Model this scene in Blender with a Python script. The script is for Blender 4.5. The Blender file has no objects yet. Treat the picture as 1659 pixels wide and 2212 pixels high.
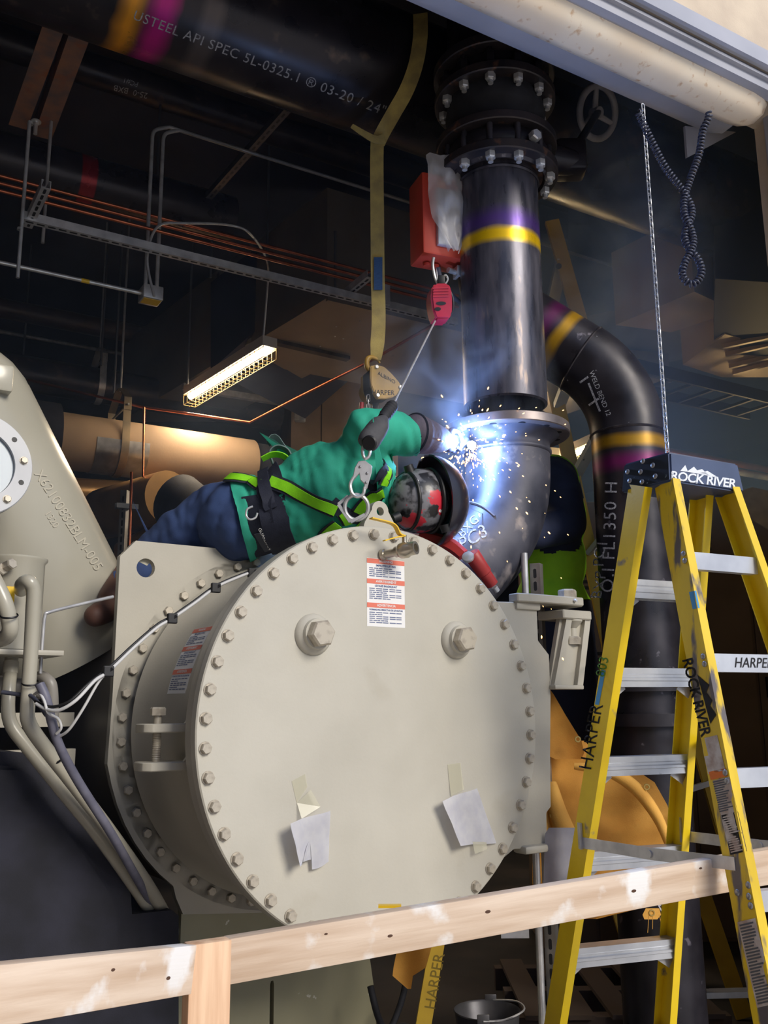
import bpy, bmesh, math, random
from mathutils import Vector, Matrix, noise as mnoise
V = Vector
PI = math.pi
random.seed(7)
scene = bpy.context.scene
COL = scene.collection

# ------------------------------------------------------------------ camera
F_PX, PITCH, ROLL = 2029.0, 0.2058, -0.0084
EYE = V((0, 0, 1.52))
_f = V((0, math.cos(PITCH), math.sin(PITCH)))
_u = V((0, -math.sin(PITCH), math.cos(PITCH)))
_r = V((1, 0, 0))
cam_r = _r * math.cos(ROLL) + _u * math.sin(ROLL)
cam_u = -_r * math.sin(ROLL) + _u * math.cos(ROLL)
cd = bpy.data.cameras.new('camera')
cd.sensor_fit = 'HORIZONTAL'; cd.sensor_width = 36; cd.lens = 36 * F_PX / 1659
cd.clip_start = 0.05; cd.clip_end = 200
cam = bpy.data.objects.new('camera', cd); COL.objects.link(cam)
cam.matrix_world = Matrix(((cam_r.x, cam_u.x, -_f.x, EYE.x), (cam_r.y, cam_u.y, -_f.y, EYE.y), (cam_r.z, cam_u.z, -_f.z, EYE.z), (0, 0, 0, 1)))
scene.camera = cam

# ------------------------------------------------------------------ world, sun, exposure
w = bpy.data.worlds.new('world'); scene.world = w; w.use_nodes = True
wn = w.node_tree.nodes; wl = w.node_tree.links
bgn = wn['Background']
tcw = wn.new('ShaderNodeTexCoord'); sepw = wn.new('ShaderNodeSeparateXYZ'); rpw = wn.new('ShaderNodeValToRGB')
wl.new(tcw.outputs['Generated'], sepw.inputs[0]); wl.new(sepw.outputs['Z'], rpw.inputs[0]); wl.new(rpw.outputs[0], bgn.inputs[0])
rpw.color_ramp.elements[0].position = 0.0; rpw.color_ramp.elements[0].color = (0.72, 0.80, 0.92, 1)
rpw.color_ramp.elements[1].position = 0.75; rpw.color_ramp.elements[1].color = (0.30, 0.50, 0.98, 1)
bgn.inputs[1].default_value = 0.75
sd = bpy.data.lights.new('sun', 'SUN'); sd.energy = 3.0; sd.angle = math.radians(24); sd.color = (1.0, 0.92, 0.80)
sun = bpy.data.objects.new('sun', sd); COL.objects.link(sun)
SUN_TO = V((0.76, -0.76, 0.60)).normalized()
sun.rotation_euler = SUN_TO.to_track_quat('Z', 'Y').to_euler(); sun.location = (6, -6, 6)
scene.view_settings.view_transform = 'Standard'; scene.view_settings.look = 'None'
scene.view_settings.gamma = 1.0; scene.view_settings.use_curve_mapping = False
scene.view_settings.exposure = 0.0
try:
    scene.cycles.use_denoising = True; scene.cycles.max_bounces = 8; scene.cycles.sample_clamp_indirect = 6; scene.cycles.volume_bounces = 1
    scene.cycles.volume_step_rate = 2.0; scene.cycles.volume_max_steps = 128
except Exception: pass

# ------------------------------------------------------------------ picture geometry -> place geometry
def ray(px, py):
    a, b = px - 829.5, py - 1106.0
    return _f + cam_r * (a / F_PX) - cam_u * (b / F_PX)
def at(px, py, D):                       # point on the sight line of a pixel at distance D (world y)
    d = ray(px, py); return EYE + d * (D / d.y)
def hitp(px, py, P, N):
    d = ray(px, py); return EYE + d * ((P - EYE).dot(N) / d.dot(N))
def hitz(px, py, z): return hitp(px, py, V((0, 0, z)), V((0, 0, 1)))
def ppm(D, z=1.52):                      # metres per picture pixel
    return (D * math.cos(PITCH) + (z - 1.52) * math.sin(PITCH)) / F_PX

TH = 0.6064; RB = 0.62
CC = EYE + V((0.01415, 4.9161, -0.0979)) * RB      # centre of the water box cover
T_ = V((math.cos(TH), math.sin(TH), 0)); B_ = V((-math.sin(TH), math.cos(TH), 0)); Z_ = V((0, 0, 1))
def MP(a, b, h): return CC + T_ * a + B_ * b + Z_ * h
def mhit(px, py, b):                     # (a, h) on the plane b behind the cover
    p = hitp(px, py, MP(0, b, 0), B_) - CC; return p.dot(T_), p.z
UB = V((math.sin(math.radians(59)), math.cos(math.radians(59)), 0))     # along the front wall
VB = V((-math.sin(math.radians(37.8)), math.cos(math.radians(37.8)), 0))  # into the building
NB = V((-UB.y, UB.x, 0))
WALL0 = V((0, 2.45, 0))
def whit(px, py, off): return hitp(px, py, WALL0 + NB * off, NB)

# ------------------------------------------------------------------ materials
MATS = {}
def nodes_of(m):
    m.use_nodes = True; return m.node_tree.nodes, m.node_tree.links
def mat(name, c1, c2=None, rough=.5, metal=0., scale=6., bump=0., bscale=60., stretch=(1, 1, 1), lo=.35, hi=.65, detail=5, emit=None, estr=0., alpha=1., spec=.5, rough2=None, c3=None, s3=20., lo3=.62, hi3=.68, trans=0., sub=0., coat=0., iso3=False):
    if name in MATS: return MATS[name]
    m = bpy.data.materials.new(name); N, L = nodes_of(m); b = N['Principled BSDF']
    b.inputs['Roughness'].default_value = rough; b.inputs['Metallic'].default_value = metal
    b.inputs['Specular IOR Level'].default_value = spec
    if coat: b.inputs['Coat Weight'].default_value = coat; b.inputs['Coat Roughness'].default_value = .15
    tc = N.new('ShaderNodeTexCoord'); mp = N.new('ShaderNodeMapping'); mp.inputs['Scale'].default_value = stretch
    L.new(tc.outputs['Object'], mp.inputs[0])
    col = None
    if c2 is not None:
        nz = N.new('ShaderNodeTexNoise'); nz.inputs['Scale'].default_value = scale; nz.inputs['Detail'].default_value = detail
        rp = N.new('ShaderNodeValToRGB'); L.new(mp.outputs[0], nz.inputs['Vector']); L.new(nz.outputs['Fac'], rp.inputs[0])
        e = rp.color_ramp.elements; e[0].position = lo; e[0].color = (*c1, 1); e[1].position = hi; e[1].color = (*c2, 1)
        col = rp.outputs[0]
        if rough2 is not None:
            mr = N.new('ShaderNodeMapRange'); mr.inputs['From Min'].default_value = lo; mr.inputs['From Max'].default_value = hi
            mr.inputs['To Min'].default_value = rough; mr.inputs['To Max'].default_value = rough2
            L.new(nz.outputs['Fac'], mr.inputs['Value']); L.new(mr.outputs[0], b.inputs['Roughness'])
    if c3 is not None:
        n3 = N.new('ShaderNodeTexNoise'); n3.inputs['Scale'].default_value = s3; n3.inputs['Detail'].default_value = 6
        L.new(tc.outputs['Object'] if iso3 else mp.outputs[0], n3.inputs['Vector'])
        r3 = N.new('ShaderNodeMapRange'); r3.inputs['From Min'].default_value = lo3; r3.inputs['From Max'].default_value = hi3
        L.new(n3.outputs['Fac'], r3.inputs['Value'])
        mx = N.new('ShaderNodeMix'); mx.data_type = 'RGBA'; L.new(r3.outputs[0], mx.inputs[0])
        if col is not None: L.new(col, mx.inputs[6])
        else: mx.inputs[6].default_value = (*c1, 1)
        mx.inputs[7].default_value = (*c3, 1); col = mx.outputs[2]
    if col is not None: L.new(col, b.inputs['Base Color'])
    else: b.inputs['Base Color'].default_value = (*c1, 1)
    if bump:
        nb = N.new('ShaderNodeTexNoise'); nb.inputs['Scale'].default_value = bscale; nb.inputs['Detail'].default_value = 3
        L.new(mp.outputs[0], nb.inputs['Vector'])
        bp = N.new('ShaderNodeBump'); bp.inputs['Strength'].default_value = bump; bp.inputs['Distance'].default_value = .004
        L.new(nb.outputs['Fac'], bp.inputs['Height']); L.new(bp.outputs[0], b.inputs['Normal'])
    if emit: b.inputs['Emission Color'].default_value = (*emit, 1); b.inputs['Emission Strength'].default_value = estr
    if alpha < 1: b.inputs['Alpha'].default_value = alpha
    if trans: b.inputs['Transmission Weight'].default_value = trans
    if sub: b.inputs['Subsurface Weight'].default_value = sub
    MATS[name] = m; return m
def banded(name, base, bands, rough=.45, metal=.0, axis='Z', wob=.02, **kw):
    """base steel with sprayed paint bands: bands = [(centre, halfwidth, softness, colour)] along an object axis"""
    m = mat(name, *base, rough=rough, metal=metal, **kw); N, L = m.node_tree.nodes, m.node_tree.links
    b = N['Principled BSDF']; tc = N.new('ShaderNodeTexCoord'); sp = N.new('ShaderNodeSeparateXYZ'); L.new(tc.outputs['Object'], sp.inputs[0])
    nz = N.new('ShaderNodeTexNoise'); nz.inputs['Scale'].default_value = 7; L.new(tc.outputs['Object'], nz.inputs['Vector'])
    ad = N.new('ShaderNodeMath'); ad.operation = 'MULTIPLY_ADD'; ad.inputs[1].default_value = wob * 2; L.new(nz.outputs['Fac'], ad.inputs[0]); L.new(sp.outputs[axis], ad.inputs[2])
    lk = b.inputs['Base Color'].links
    cur = lk[0].from_socket if lk else None
    for c, hw, soft, colr in bands:
        s = N.new('ShaderNodeMath'); s.operation = 'SUBTRACT'; L.new(ad.outputs[0], s.inputs[0]); s.inputs[1].default_value = c + wob
        a = N.new('ShaderNodeMath'); a.operation = 'ABSOLUTE'; L.new(s.outputs[0], a.inputs[0])
        r = N.new('ShaderNodeMapRange'); r.inputs['From Min'].default_value = hw - soft; r.inputs['From Max'].default_value = hw + soft
        r.inputs['To Min'].default_value = 1; r.inputs['To Max'].default_value = 0; L.new(a.outputs[0], r.inputs['Value'])
        mx = N.new('ShaderNodeMix'); mx.data_type = 'RGBA'; L.new(r.outputs[0], mx.inputs[0])
        if cur is not None: L.new(cur, mx.inputs[6])
        else: mx.inputs[6].default_value = b.inputs['Base Color'].default_value
        mx.inputs[7].default_value = (*colr, 1); cur = mx.outputs[2]
    L.new(cur, b.inputs['Base Color'])
    return m

def srgb(r, g, b):
    f = lambda c: (c / 255 / 12.92) if c / 255 <= .04045 else ((c / 255 + .055) / 1.055) ** 2.4
    return (f(r), f(g), f(b))

# ------------------------------------------------------------------ mesh helpers (all in place coordinates)
FR = {}
def new_bm(): return bmesh.new()
def frame_from(z, x=None):
    z = z.normalized()
    if x is None: x = V((0, 0, 1)) if abs(z.z) < .9 else V((1, 0, 0))
    x = (x - z * x.dot(z)).normalized(); y = z.cross(x); return x, y, z
def cyl(bm, p0, p1, r0, r1=None, seg=20, caps=True, ph=0.):
    r1 = r0 if r1 is None else r1
    x, y, z = frame_from(p1 - p0)
    a = [bm.verts.new(p0 + (x * math.cos(2 * PI * i / seg + ph) + y * math.sin(2 * PI * i / seg + ph)) * r0) for i in range(seg)]
    b = [bm.verts.new(p1 + (x * math.cos(2 * PI * i / seg + ph) + y * math.sin(2 * PI * i / seg + ph)) * r1) for i in range(seg)]
    for i in range(seg): bm.faces.new((a[i], a[(i + 1) % seg], b[(i + 1) % seg], b[i]))
    if caps: bm.faces.new(a[::-1]); bm.faces.new(b)
    return bm
def box(bm, c, s, ax=None, bev=0.):
    ax = ax or (V((1, 0, 0)), V((0, 1, 0)), V((0, 0, 1)))
    tmp = bmesh.new(); bmesh.ops.create_cube(tmp, size=1)
    if bev: 
        for v in tmp.verts: v.co = V((v.co.x * s[0], v.co.y * s[1], v.co.z * s[2]))
        bmesh.ops.bevel(tmp, geom=tmp.edges[:] + tmp.verts[:], offset=bev, segments=2, affect='EDGES', profile=.5)
        sc = (1, 1, 1)
    else: sc = s
    vs = {}
    for v in tmp.verts: vs[v] = bm.verts.new(c + ax[0] * (v.co.x * sc[0]) + ax[1] * (v.co.y * sc[1]) + ax[2] * (v.co.z * sc[2]))
    for f in tmp.faces: bm.faces.new([vs[v] for v in f.verts])
    tmp.free(); return bm
def bar(bm, p0, p1, w, h, up=Z_, bev=0.):          # square bar from p0 to p1: w across, h along up
    d = (p1 - p0); l = d.length; d = d.normalized(); s = d.cross(up).normalized(); u = s.cross(d)
    return box(bm, (p0 + p1) / 2, (l, w, h), (d, s, u), bev)
def prism(bm, pts, ext, cap=True):                 # polygon (list of points) pushed along the vector ext
    a = [bm.verts.new(p) for p in pts]; b = [bm.verts.new(p + ext) for p in pts]; n = len(pts)
    for i in range(n): bm.faces.new((a[i], a[(i + 1) % n], b[(i + 1) % n], b[i]))
    if cap: bm.faces.new(a[::-1]); bm.faces.new(b)
    bmesh.ops.recalc_face_normals(bm, faces=bm.faces[:]); return bm
def spline(pts, n=6, closed=False):
    out = []; m = len(pts)
    rng = range(m if closed else m - 1)
    for i in rng:
        if closed: p0, p1, p2, p3 = pts[i - 1], pts[i], pts[(i + 1) % m], pts[(i + 2) % m]
        else: p0, p1, p2, p3 = pts[max(i - 1, 0)], pts[i], pts[i + 1], pts[min(i + 2, m - 1)]
        for k in range(n):
            t = k / n; t2 = t * t; t3 = t2 * t
            out.append((p0 * (-t + 2 * t2 - t3) + p1 * (2 - 5 * t2 + 3 * t3) + p2 * (t + 4 * t2 - 3 * t3) + p3 * (-t2 + t3)) * .5)
    if not closed: out.append(pts[-1].copy())
    return out
def frames(pts, closed=False):
    n = len(pts); T = []
    for i in range(n):
        if closed: d = pts[(i + 1) % n] - pts[i - 1]
        else: d = pts[min(i + 1, n - 1)] - pts[max(i - 1, 0)]
        T.append(d.normalized())
    x, y, _ = frame_from(T[0]); X = [x]
    for i in range(1, n):
        q = T[i - 1].rotation_difference(T[i]); x = q @ X[-1]; x = (x - T[i] * x.dot(T[i])).normalized(); X.append(x)
    return T, X
def tube(bm, pts, r, seg=12, caps=True, closed=False):
    T, X = frames(pts, closed); rings = []
    for i, p in enumerate(pts):
        ri = r[i] if isinstance(r, (list, tuple)) else r; y = T[i].cross(X[i])
        rings.append([bm.verts.new(p + (X[i] * math.cos(2 * PI * k / seg) + y * math.sin(2 * PI * k / seg)) * ri) for k in range(seg)])
    n = len(rings)
    for i in range(n if closed else n - 1):
        a, b = rings[i], rings[(i + 1) % n]
        for k in range(seg): bm.faces.new((a[k], a[(k + 1) % seg], b[(k + 1) % seg], b[k]))
    if caps and not closed: bm.faces.new(rings[0][::-1]); bm.faces.new(rings[-1])
    return bm
def ribbon(bm, pts, wid, th, side, closed=False):      # flat strap along pts; side = vector or list of width directions
    n = len(pts); rings = []
    for i, p in enumerate(pts):
        d = (pts[min(i + 1, n - 1)] - pts[max(i - 1, 0)]).normalized()
        s = side[i] if isinstance(side, list) else side; s = (s - d * s.dot(d)).normalized(); nn = d.cross(s)
        w_ = wid[i] if isinstance(wid, list) else wid
        rings.append([bm.verts.new(p + s * (w_ / 2 * a) + nn * (th / 2 * b)) for a, b in ((-1, -1), (1, -1), (1, 1), (-1, 1))])
    for i in range(n - 1):
        for k in range(4): bm.faces.new((rings[i][k], rings[i][(k + 1) % 4], rings[i + 1][(k + 1) % 4], rings[i + 1][k]))
    bm.faces.new(rings[0][::-1]); bm.faces.new(rings[-1]); return bm
def lathe(bm, prof, o, ax, seg=48, closed=False, x=None):   # prof = [(radius, height along ax)]
    x, y, z = frame_from(ax, x); rings = []
    for r, h in prof:
        if r < 1e-6: rings.append([bm.verts.new(o + z * h)])
        else: rings.append([bm.verts.new(o + z * h + (x * math.cos(2 * PI * k / seg) + y * math.sin(2 * PI * k / seg)) * r) for k in range(seg)])
    n = len(rings)
    for i in range(n if closed else n - 1):
        a, b = rings[i], rings[(i + 1) % n]
        for k in range(seg):
            q = [a[k % len(a)], a[(k + 1) % len(a)], b[(k + 1) % len(b)], b[k % len(b)]]
            u = []
            for v_ in q:
                if v_ not in u: u.append(v_)
            if len(u) > 2: bm.faces.new(u)
    bmesh.ops.recalc_face_normals(bm, faces=bm.faces[:]); return bm
def ellipsoid(bm, c, r, ax=None, su=20, sv=12):
    ax = ax or (V((1, 0, 0)), V((0, 1, 0)), V((0, 0, 1)))
    tmp = bmesh.new(); bmesh.ops.create_uvsphere(tmp, u_segments=su, v_segments=sv, radius=1); vs = {}
    for v in tmp.verts: vs[v] = bm.verts.new(c + ax[0] * (v.co.x * r[0]) + ax[1] * (v.co.y * r[1]) + ax[2] * (v.co.z * r[2]))
    for f in tmp.faces: bm.faces.new([vs[v] for v in f.verts])
    tmp.free(); return bm
def setp(o, label=None, cat=None, group=None, kind=None):
    if label: o['label'] = label
    if cat: o['category'] = cat
    if group: o['group'] = group
    if kind: o['kind'] = kind
    return o
def finish(name, bm, m, smooth):
    me = bpy.data.meshes.new(name)
    bmesh.ops.recalc_face_normals(bm, faces=bm.faces[:])
    bm.to_mesh(me); bm.free()
    for mm in (m if isinstance(m, (list, tuple)) else [m]): me.materials.append(mm)
    if smooth:
        me.polygons.foreach_set('use_smooth', [True] * len(me.polygons)); me.set_sharp_from_angle(angle=math.radians(smooth))
    return me
def mk(name, bm, m, parent=None, M=None, smooth=40, label=None, cat=None, group=None, kind=None, local=False):
    """link the mesh as one object; vertices are given in place coordinates (local=True: in the parent's)"""
    if parent is None:
        if M is None:
            xs = [v.co for v in bm.verts]
            lo = V((min(c.x for c in xs), min(c.y for c in xs), min(c.z for c in xs))); hi = V((max(c.x for c in xs), max(c.y for c in xs), max(c.z for c in xs)))
            M = Matrix.Translation(V(((lo.x + hi.x) / 2, (lo.y + hi.y) / 2, lo.z)))
        bm.transform(M.inverted())
        o = bpy.data.objects.new(name, finish(name, bm, m, smooth)); o.matrix_world = M
        FR[o.name] = M.copy()
    else:
        if not local: bm.transform(FR[parent.name].inverted())
        o = bpy.data.objects.new(name, finish(name, bm, m, smooth)); o.parent = parent; FR[o.name] = FR[parent.name].copy()
    COL.objects.link(o)
    setp(o, label, cat, group, kind); return o
def thing(name, label, cat, loc, rotz=0., group=None, M=None):
    o = bpy.data.objects.new(name, None); o.empty_display_size = .1; COL.objects.link(o)
    M = M or (Matrix.Translation(loc) @ Matrix.Rotation(rotz, 4, 'Z'))
    o.matrix_world = M; FR[o.name] = M.copy(); return setp(o, label, cat, group)
def inst(name, me, parent, Mw, label=None):             # a part that shares mesh data, placed by a world matrix
    o = bpy.data.objects.new(name, me); o.parent = parent
    o.matrix_local = (FR[parent.name].inverted() @ Mw) if parent else Mw
    FR[o.name] = Mw.copy(); COL.objects.link(o)
    if label: o['label'] = label
    return o
def basis(o, x, y, z):
    return Matrix(((x.x, y.x, z.x, o.x), (x.y, y.y, z.y, o.y), (x.z, y.z, z.z, o.z), (0, 0, 0, 1)))
def zto(o, z, x=None):
    x, y, z = frame_from(z, x); return basis(o, x, y, z)
# shared hex bolt head / nut, axis +z, head across-flats about 1 (scaled)
def hex_mesh(name, r, h, m, washer=0., shank=0., dome=True):
    bm = bmesh.new()
    prof = [(r, 0), (r, h * .82), (r * .86, h), (0, h)]
    rings = []
    for rr, hh in prof[:-1]: rings.append([bm.verts.new(V((rr * math.cos(k * PI / 3), rr * math.sin(k * PI / 3), hh))) for k in range(6)])
    for i in range(2):
        for k in range(6): bm.faces.new((rings[i][k], rings[i][(k + 1) % 6], rings[i + 1][(k + 1) % 6], rings[i + 1][k]))
    bm.faces.new(rings[2]); bm.faces.new(rings[0][::-1])
    if washer: cyl(bm, V((0, 0, -.0005)), V((0, 0, washer)), r * 1.18, seg=14)
    if shank: cyl(bm, V((0, 0, h * .9)), V((0, 0, h + shank)), r * .52, seg=10)
    return finish(name, bm, m, 0)
def text_verts(s, size, spacing=1.0, bold=False):
    c = bpy.data.curves.new('t', 'FONT'); c.body = s; c.size = size; c.align_x = 'CENTER'; c.align_y = 'CENTER'; c.space_character = spacing; c.resolution_u = 3
    if bold: c.offset = size * .022
    o = bpy.data.objects.new('t', c); COL.objects.link(o)
    dg = bpy.context.evaluated_depsgraph_get(); dg.update()
    me = bpy.data.meshes.new_from_object(o.evaluated_get(dg))
    vs = [v.co.copy() for v in me.vertices]; fs = [list(p.vertices) for p in me.polygons]
    bpy.data.objects.remove(o); bpy.data.curves.remove(c); bpy.data.meshes.remove(me)
    return vs, fs
def lettering(s, size, fmap, m, parent, name='lettering', label=None, spacing=1.0, bold=False, slant=0., wave=0., fine=None):
    fine = size > 1 if fine is None else fine
    vs, fs = text_verts(s, size, spacing, bold)
    bm = bmesh.new(); bv = [bm.verts.new(v) for v in vs]
    for f in fs:
        try: bm.faces.new([bv[i] for i in f])
        except ValueError: pass
    if fine:                                  # short edges, so that straight strokes follow a curved surface
        bmesh.ops.triangulate(bm, faces=bm.faces[:])
        for _ in range(3):
            le = [e for e in bm.edges if e.calc_length() > size * .16]
            if le: bmesh.ops.subdivide_edges(bm, edges=le, cuts=1); bmesh.ops.triangulate(bm, faces=bm.faces[:])
    for v in bm.verts: v.co = fmap(v.co.x + v.co.y * slant, v.co.y + (wave * math.sin(v.co.x / size * 2.3) if wave else 0))
    return mk(name, bm, m, parent, smooth=0, label=label)
def flatmap(o, x, y): return lambda a, b: o + x * a + y * b
def cylmap(o, ax, rad, ref, sgn=1.):      # text runs along ax on a cylinder surface of radius rad; ref = outward direction at its middle line
    ax = ax.normalized(); ref = (ref - ax * ref.dot(ax)).normalized(); up = ax.cross(ref) * -sgn
    return lambda a, b: o + ax * a + (ref * math.cos(b / rad) + up * math.sin(b / rad)) * rad

from mathutils.bvhtree import BVHTree
def bvh_of(*objs):
    bm = bmesh.new()
    for o in objs:
        n0 = len(bm.verts); bm.from_mesh(o.data); bm.verts.ensure_lookup_table()
        M = FR[o.name]
        for v in bm.verts[n0:]: v.co = M @ v.co
    t = BVHTree.FromBMesh(bm); bm.free(); return t
def drape(tree, px, py, ang=0., lift=.0015, D=4.):     # letter plane (pixel units) -> lies on the surface that is seen there
    c, s = math.cos(math.radians(ang)), math.sin(math.radians(ang))
    last = [at(px, py, D)]
    def f(a, b):
        d = ray(px + a * c - b * s, py - a * s - b * c).normalized()
        h = tree.ray_cast(EYE, d)
        if h[0] is None:
            return EYE + d * (last[0] - EYE).length
        last[0] = h[0]; return h[0] + h[1] * (lift if h[1].dot(d) < 0 else -lift)
    return f
# ================================================================== materials
TAN = mat('tan_enamel', srgb(184, 180, 168), srgb(194, 190, 178), rough=.42, scale=3, bump=.12, bscale=90, c3=srgb(164, 156, 138), s3=2.2, lo3=.62, hi3=.8)
TAN_DK = mat('tan_enamel_plain', srgb(172, 167, 154), srgb(182, 177, 164), rough=.4, scale=4, bump=.08, bscale=120)
TAN_BOLT = mat('tan_bolt', srgb(188, 180, 165), srgb(150, 140, 128), rough=.38, metal=.25, scale=40, lo=.45, hi=.75)
BLACK_INS = mat('black_insulation', srgb(26, 27, 36), srgb(38, 39, 52), rough=.85, scale=8, bump=.2, bscale=200)
CONCRETE = mat('concrete', srgb(190, 160, 132), srgb(164, 138, 114), rough=.9, scale=2.5, bump=.2, bscale=40)
DARK_WALL = mat('dark_wall', srgb(74, 73, 84), srgb(60, 60, 70), rough=.9, scale=1.5)
FLOOR_M = mat('dusty_floor', srgb(62, 54, 48), srgb(44, 40, 38), rough=.85, scale=1.8, c3=srgb(30, 28, 28), s3=.9, lo3=.5, hi3=.7)
GROUND_M = mat('outside_concrete', srgb(222, 214, 200), srgb(205, 196, 182), rough=.9, scale=1.2)
STUCCO = mat('stucco_wall', srgb(222, 205, 182), srgb(205, 188, 168), rough=.9, scale=5, bump=.3, bscale=120)
GREYMETAL = mat('grey_painted_metal', srgb(176, 178, 190), srgb(160, 163, 176), rough=.5, scale=3)
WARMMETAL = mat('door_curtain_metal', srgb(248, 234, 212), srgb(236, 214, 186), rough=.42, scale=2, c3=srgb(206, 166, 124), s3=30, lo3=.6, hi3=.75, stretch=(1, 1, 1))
CHROME = mat('zinc_steel', srgb(222, 222, 222), srgb(190, 190, 192), rough=.28, metal=.55, scale=12)
GALV = mat('galvanised', srgb(206, 206, 208), srgb(172, 172, 176), rough=.38, metal=.45, scale=14)
ALU = mat('aluminium', srgb(205, 208, 214), srgb(178, 182, 190), rough=.34, metal=.6, scale=9, c3=srgb(70, 70, 78), s3=16, lo3=.70, hi3=.74, bump=.05)
BLACK = mat('black_plastic', srgb(22, 22, 26), rough=.5)
RUBBER = mat('black_rubber', srgb(26, 27, 32), srgb(40, 41, 48), rough=.75, scale=20)
WHITE_P = mat('white_paper', srgb(232, 232, 232), rough=.7)
RED_P = mat('label_red', srgb(222, 120, 100), rough=.7)
INK = mat('label_ink', srgb(110, 120, 150), rough=.8)
INKBLACK = mat('marker_ink', srgb(25, 24, 28), rough=.8)
CHALK = mat('chalk_white', srgb(214, 216, 220), srgb(150, 152, 160), rough=.9, scale=160, lo=.4, hi=.6)
STEELDARK = mat('mill_steel', srgb(48, 46, 52), srgb(74, 70, 76), rough=.3, metal=.45, scale=9, stretch=(3, 3, 1), rough2=.5, c3=srgb(112, 108, 110), s3=14, lo3=.63, hi3=.72)
STEELBLK = mat('black_steel', srgb(34, 32, 38), srgb(50, 47, 54), rough=.3, metal=.35, scale=6, rough2=.45, c3=srgb(84, 74, 70), s3=10, lo3=.64, hi3=.75)
RUST = mat('rusted_steel', srgb(150, 104, 76), srgb(108, 90, 84), rough=.75, scale=9, c3=srgb(150, 84, 40), s3=6, lo3=.56, hi3=.7)

# ================================================================== the setting
def sbox(name, pts, ext, m, **k):
    bm = new_bm(); prism(bm, pts, ext); return mk(name, bm, m, smooth=0, kind='structure', **k)
WP = lambda s, off, z: WALL0 + UB * s + NB * off + Z_ * z
def wallpoly(s0, s1, o0, o1, z): return [WP(s0, o0, z), WP(s1, o0, z), WP(s1, o1, z), WP(s0, o1, z)]
S_J = whit(1643, 330, .28).dot(UB) - WALL0.dot(UB)
sbox('floor', wallpoly(-9, 12, .0, 14, -.12), Z_ * .12, FLOOR_M, label='dusty brown concrete floor inside the plant room')
sbox('ground', wallpoly(-14, 14, -14, 0, -.12), Z_ * .12, GROUND_M, label='pale concrete apron outside the doorway')
sbox('ceiling', wallpoly(-9, 12, .25, 14, 5.75), Z_ * .2, DARK_WALL)
FAR_WALL = mat('far_wall', srgb(40, 42, 58), srgb(32, 34, 46), rough=.9, scale=1.5)
sbox('wall_back', wallpoly(-9, 12, 12.2, 12.5, 0), Z_ * 5.75, FAR_WALL)
sbox('wall_left', wallpoly(-9, -8.8, .2, 12.2, 0), Z_ * 5.75, DARK_WALL)
sbox('wall_right', wallpoly(11.8, 12, .2, 12.2, 0), Z_ * 5.75, FAR_WALL)
sbox('wall_sky_block', wallpoly(-3.5, -3.2, -9, 0, 0), Z_ * 6.5, mat('sky_block_brown', srgb(96, 78, 66), srgb(80, 66, 58), rough=.9), label='dark brown unseen wall added outside the doorway to block sky light')  # unseen wall, added to keep left-hand sky light off the barrel
z_h = whit(1500, 67.8, 0).z
Z_HOOD = whit(1440, 181, .13).z; Z_BEAM = whit(1400, 226, .40).z; Z_LIN = whit(1440, 103, .06).z
wf = sbox('wall_front', wallpoly(-9, 12, 0, .3, z_h), Z_ * (7.4 - z_h), STUCCO, label='beige stuccoed wall above the overhead door opening')
bm = new_bm(); prism(bm, wallpoly(S_J, 12, 0, .3, 0), Z_ * z_h); mk('jamb_wall', bm, STUCCO, wf, smooth=0)
bm = new_bm(); prism(bm, wallpoly(-9, -1.7, 0, .3, 0), Z_ * z_h); mk('jamb_wall', bm, STUCCO, wf, smooth=0)  # unseen left jamb, brought in close to block sky light
# lintel flashing and side guide
bm = new_bm()
bar(bm, WP(-6.5, -.015, z_h + .02), WP(12, -.015, z_h + .02), .03, .07)
mk('trim_1', bm, GREYMETAL, smooth=0, kind='structure', label='pale metal drip edge along the foot of the wall')
bm = new_bm(); box(bm, WP((-6.5 + S_J) / 2, .045, (z_h + Z_LIN) / 2), (S_J + 6.5, .05, z_h - Z_LIN + .02), (UB, NB, Z_)); bar(bm, WP(-6.5, .012, (z_h + Z_LIN) / 2), WP(S_J, .012, (z_h + Z_LIN) / 2), .02, .012)
mk('trim_2', bm, GREYMETAL, smooth=0, kind='structure', label='grey lintel soffit over the door opening')
bm = new_bm(); box(bm, WP(S_J - .012, .12, 2.2), (.05, .22, 4.4), (UB, NB, Z_), .008)
mk('trim_3', bm, GREYMETAL, smooth=0, kind='structure', label='pale door guide on the jamb')
# rolled door bottom bar / hood
bm = new_bm()
prof = [(-.02, .12), (-.08, .10), (-.105, .04), (-.10, -.02), (-.07, -.065), (0, -.085), (.05, -.06), (.07, 0), (.07, .12)]
def along(bm, prof, s0, s1, off, z, rnd=0.):
    st = [(s0, 1.), (s1 - rnd, 1.)] + ([(s1 - rnd * .5, .93), (s1 - rnd * .15, .72), (s1, .35)] if rnd else [(s1, 1.)][:0] + [(s1, 1.)])
    rings = [[bm.verts.new(WP(s, off + a * k, z + b * k + (1 - k) * .04)) for a, b in prof] for s, k in st]
    n = len(prof)
    for i in range(len(rings) - 1):
        for k in range(n): bm.faces.new((rings[i][k], rings[i][(k + 1) % n], rings[i + 1][(k + 1) % n], rings[i + 1][k]))
    bm.faces.new(rings[0]); bm.faces.new(rings[-1][::-1])
along(bm, prof, -6.4, (whit(1690, 262, .04) - WALL0).dot(UB), .16, Z_HOOD + .085, .14)
mk('door_hood', bm, WARMMETAL, smooth=50, label='warm-lit rounded metal door hood with dented underside below the wall', cat='door hood')
bm = new_bm()
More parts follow.
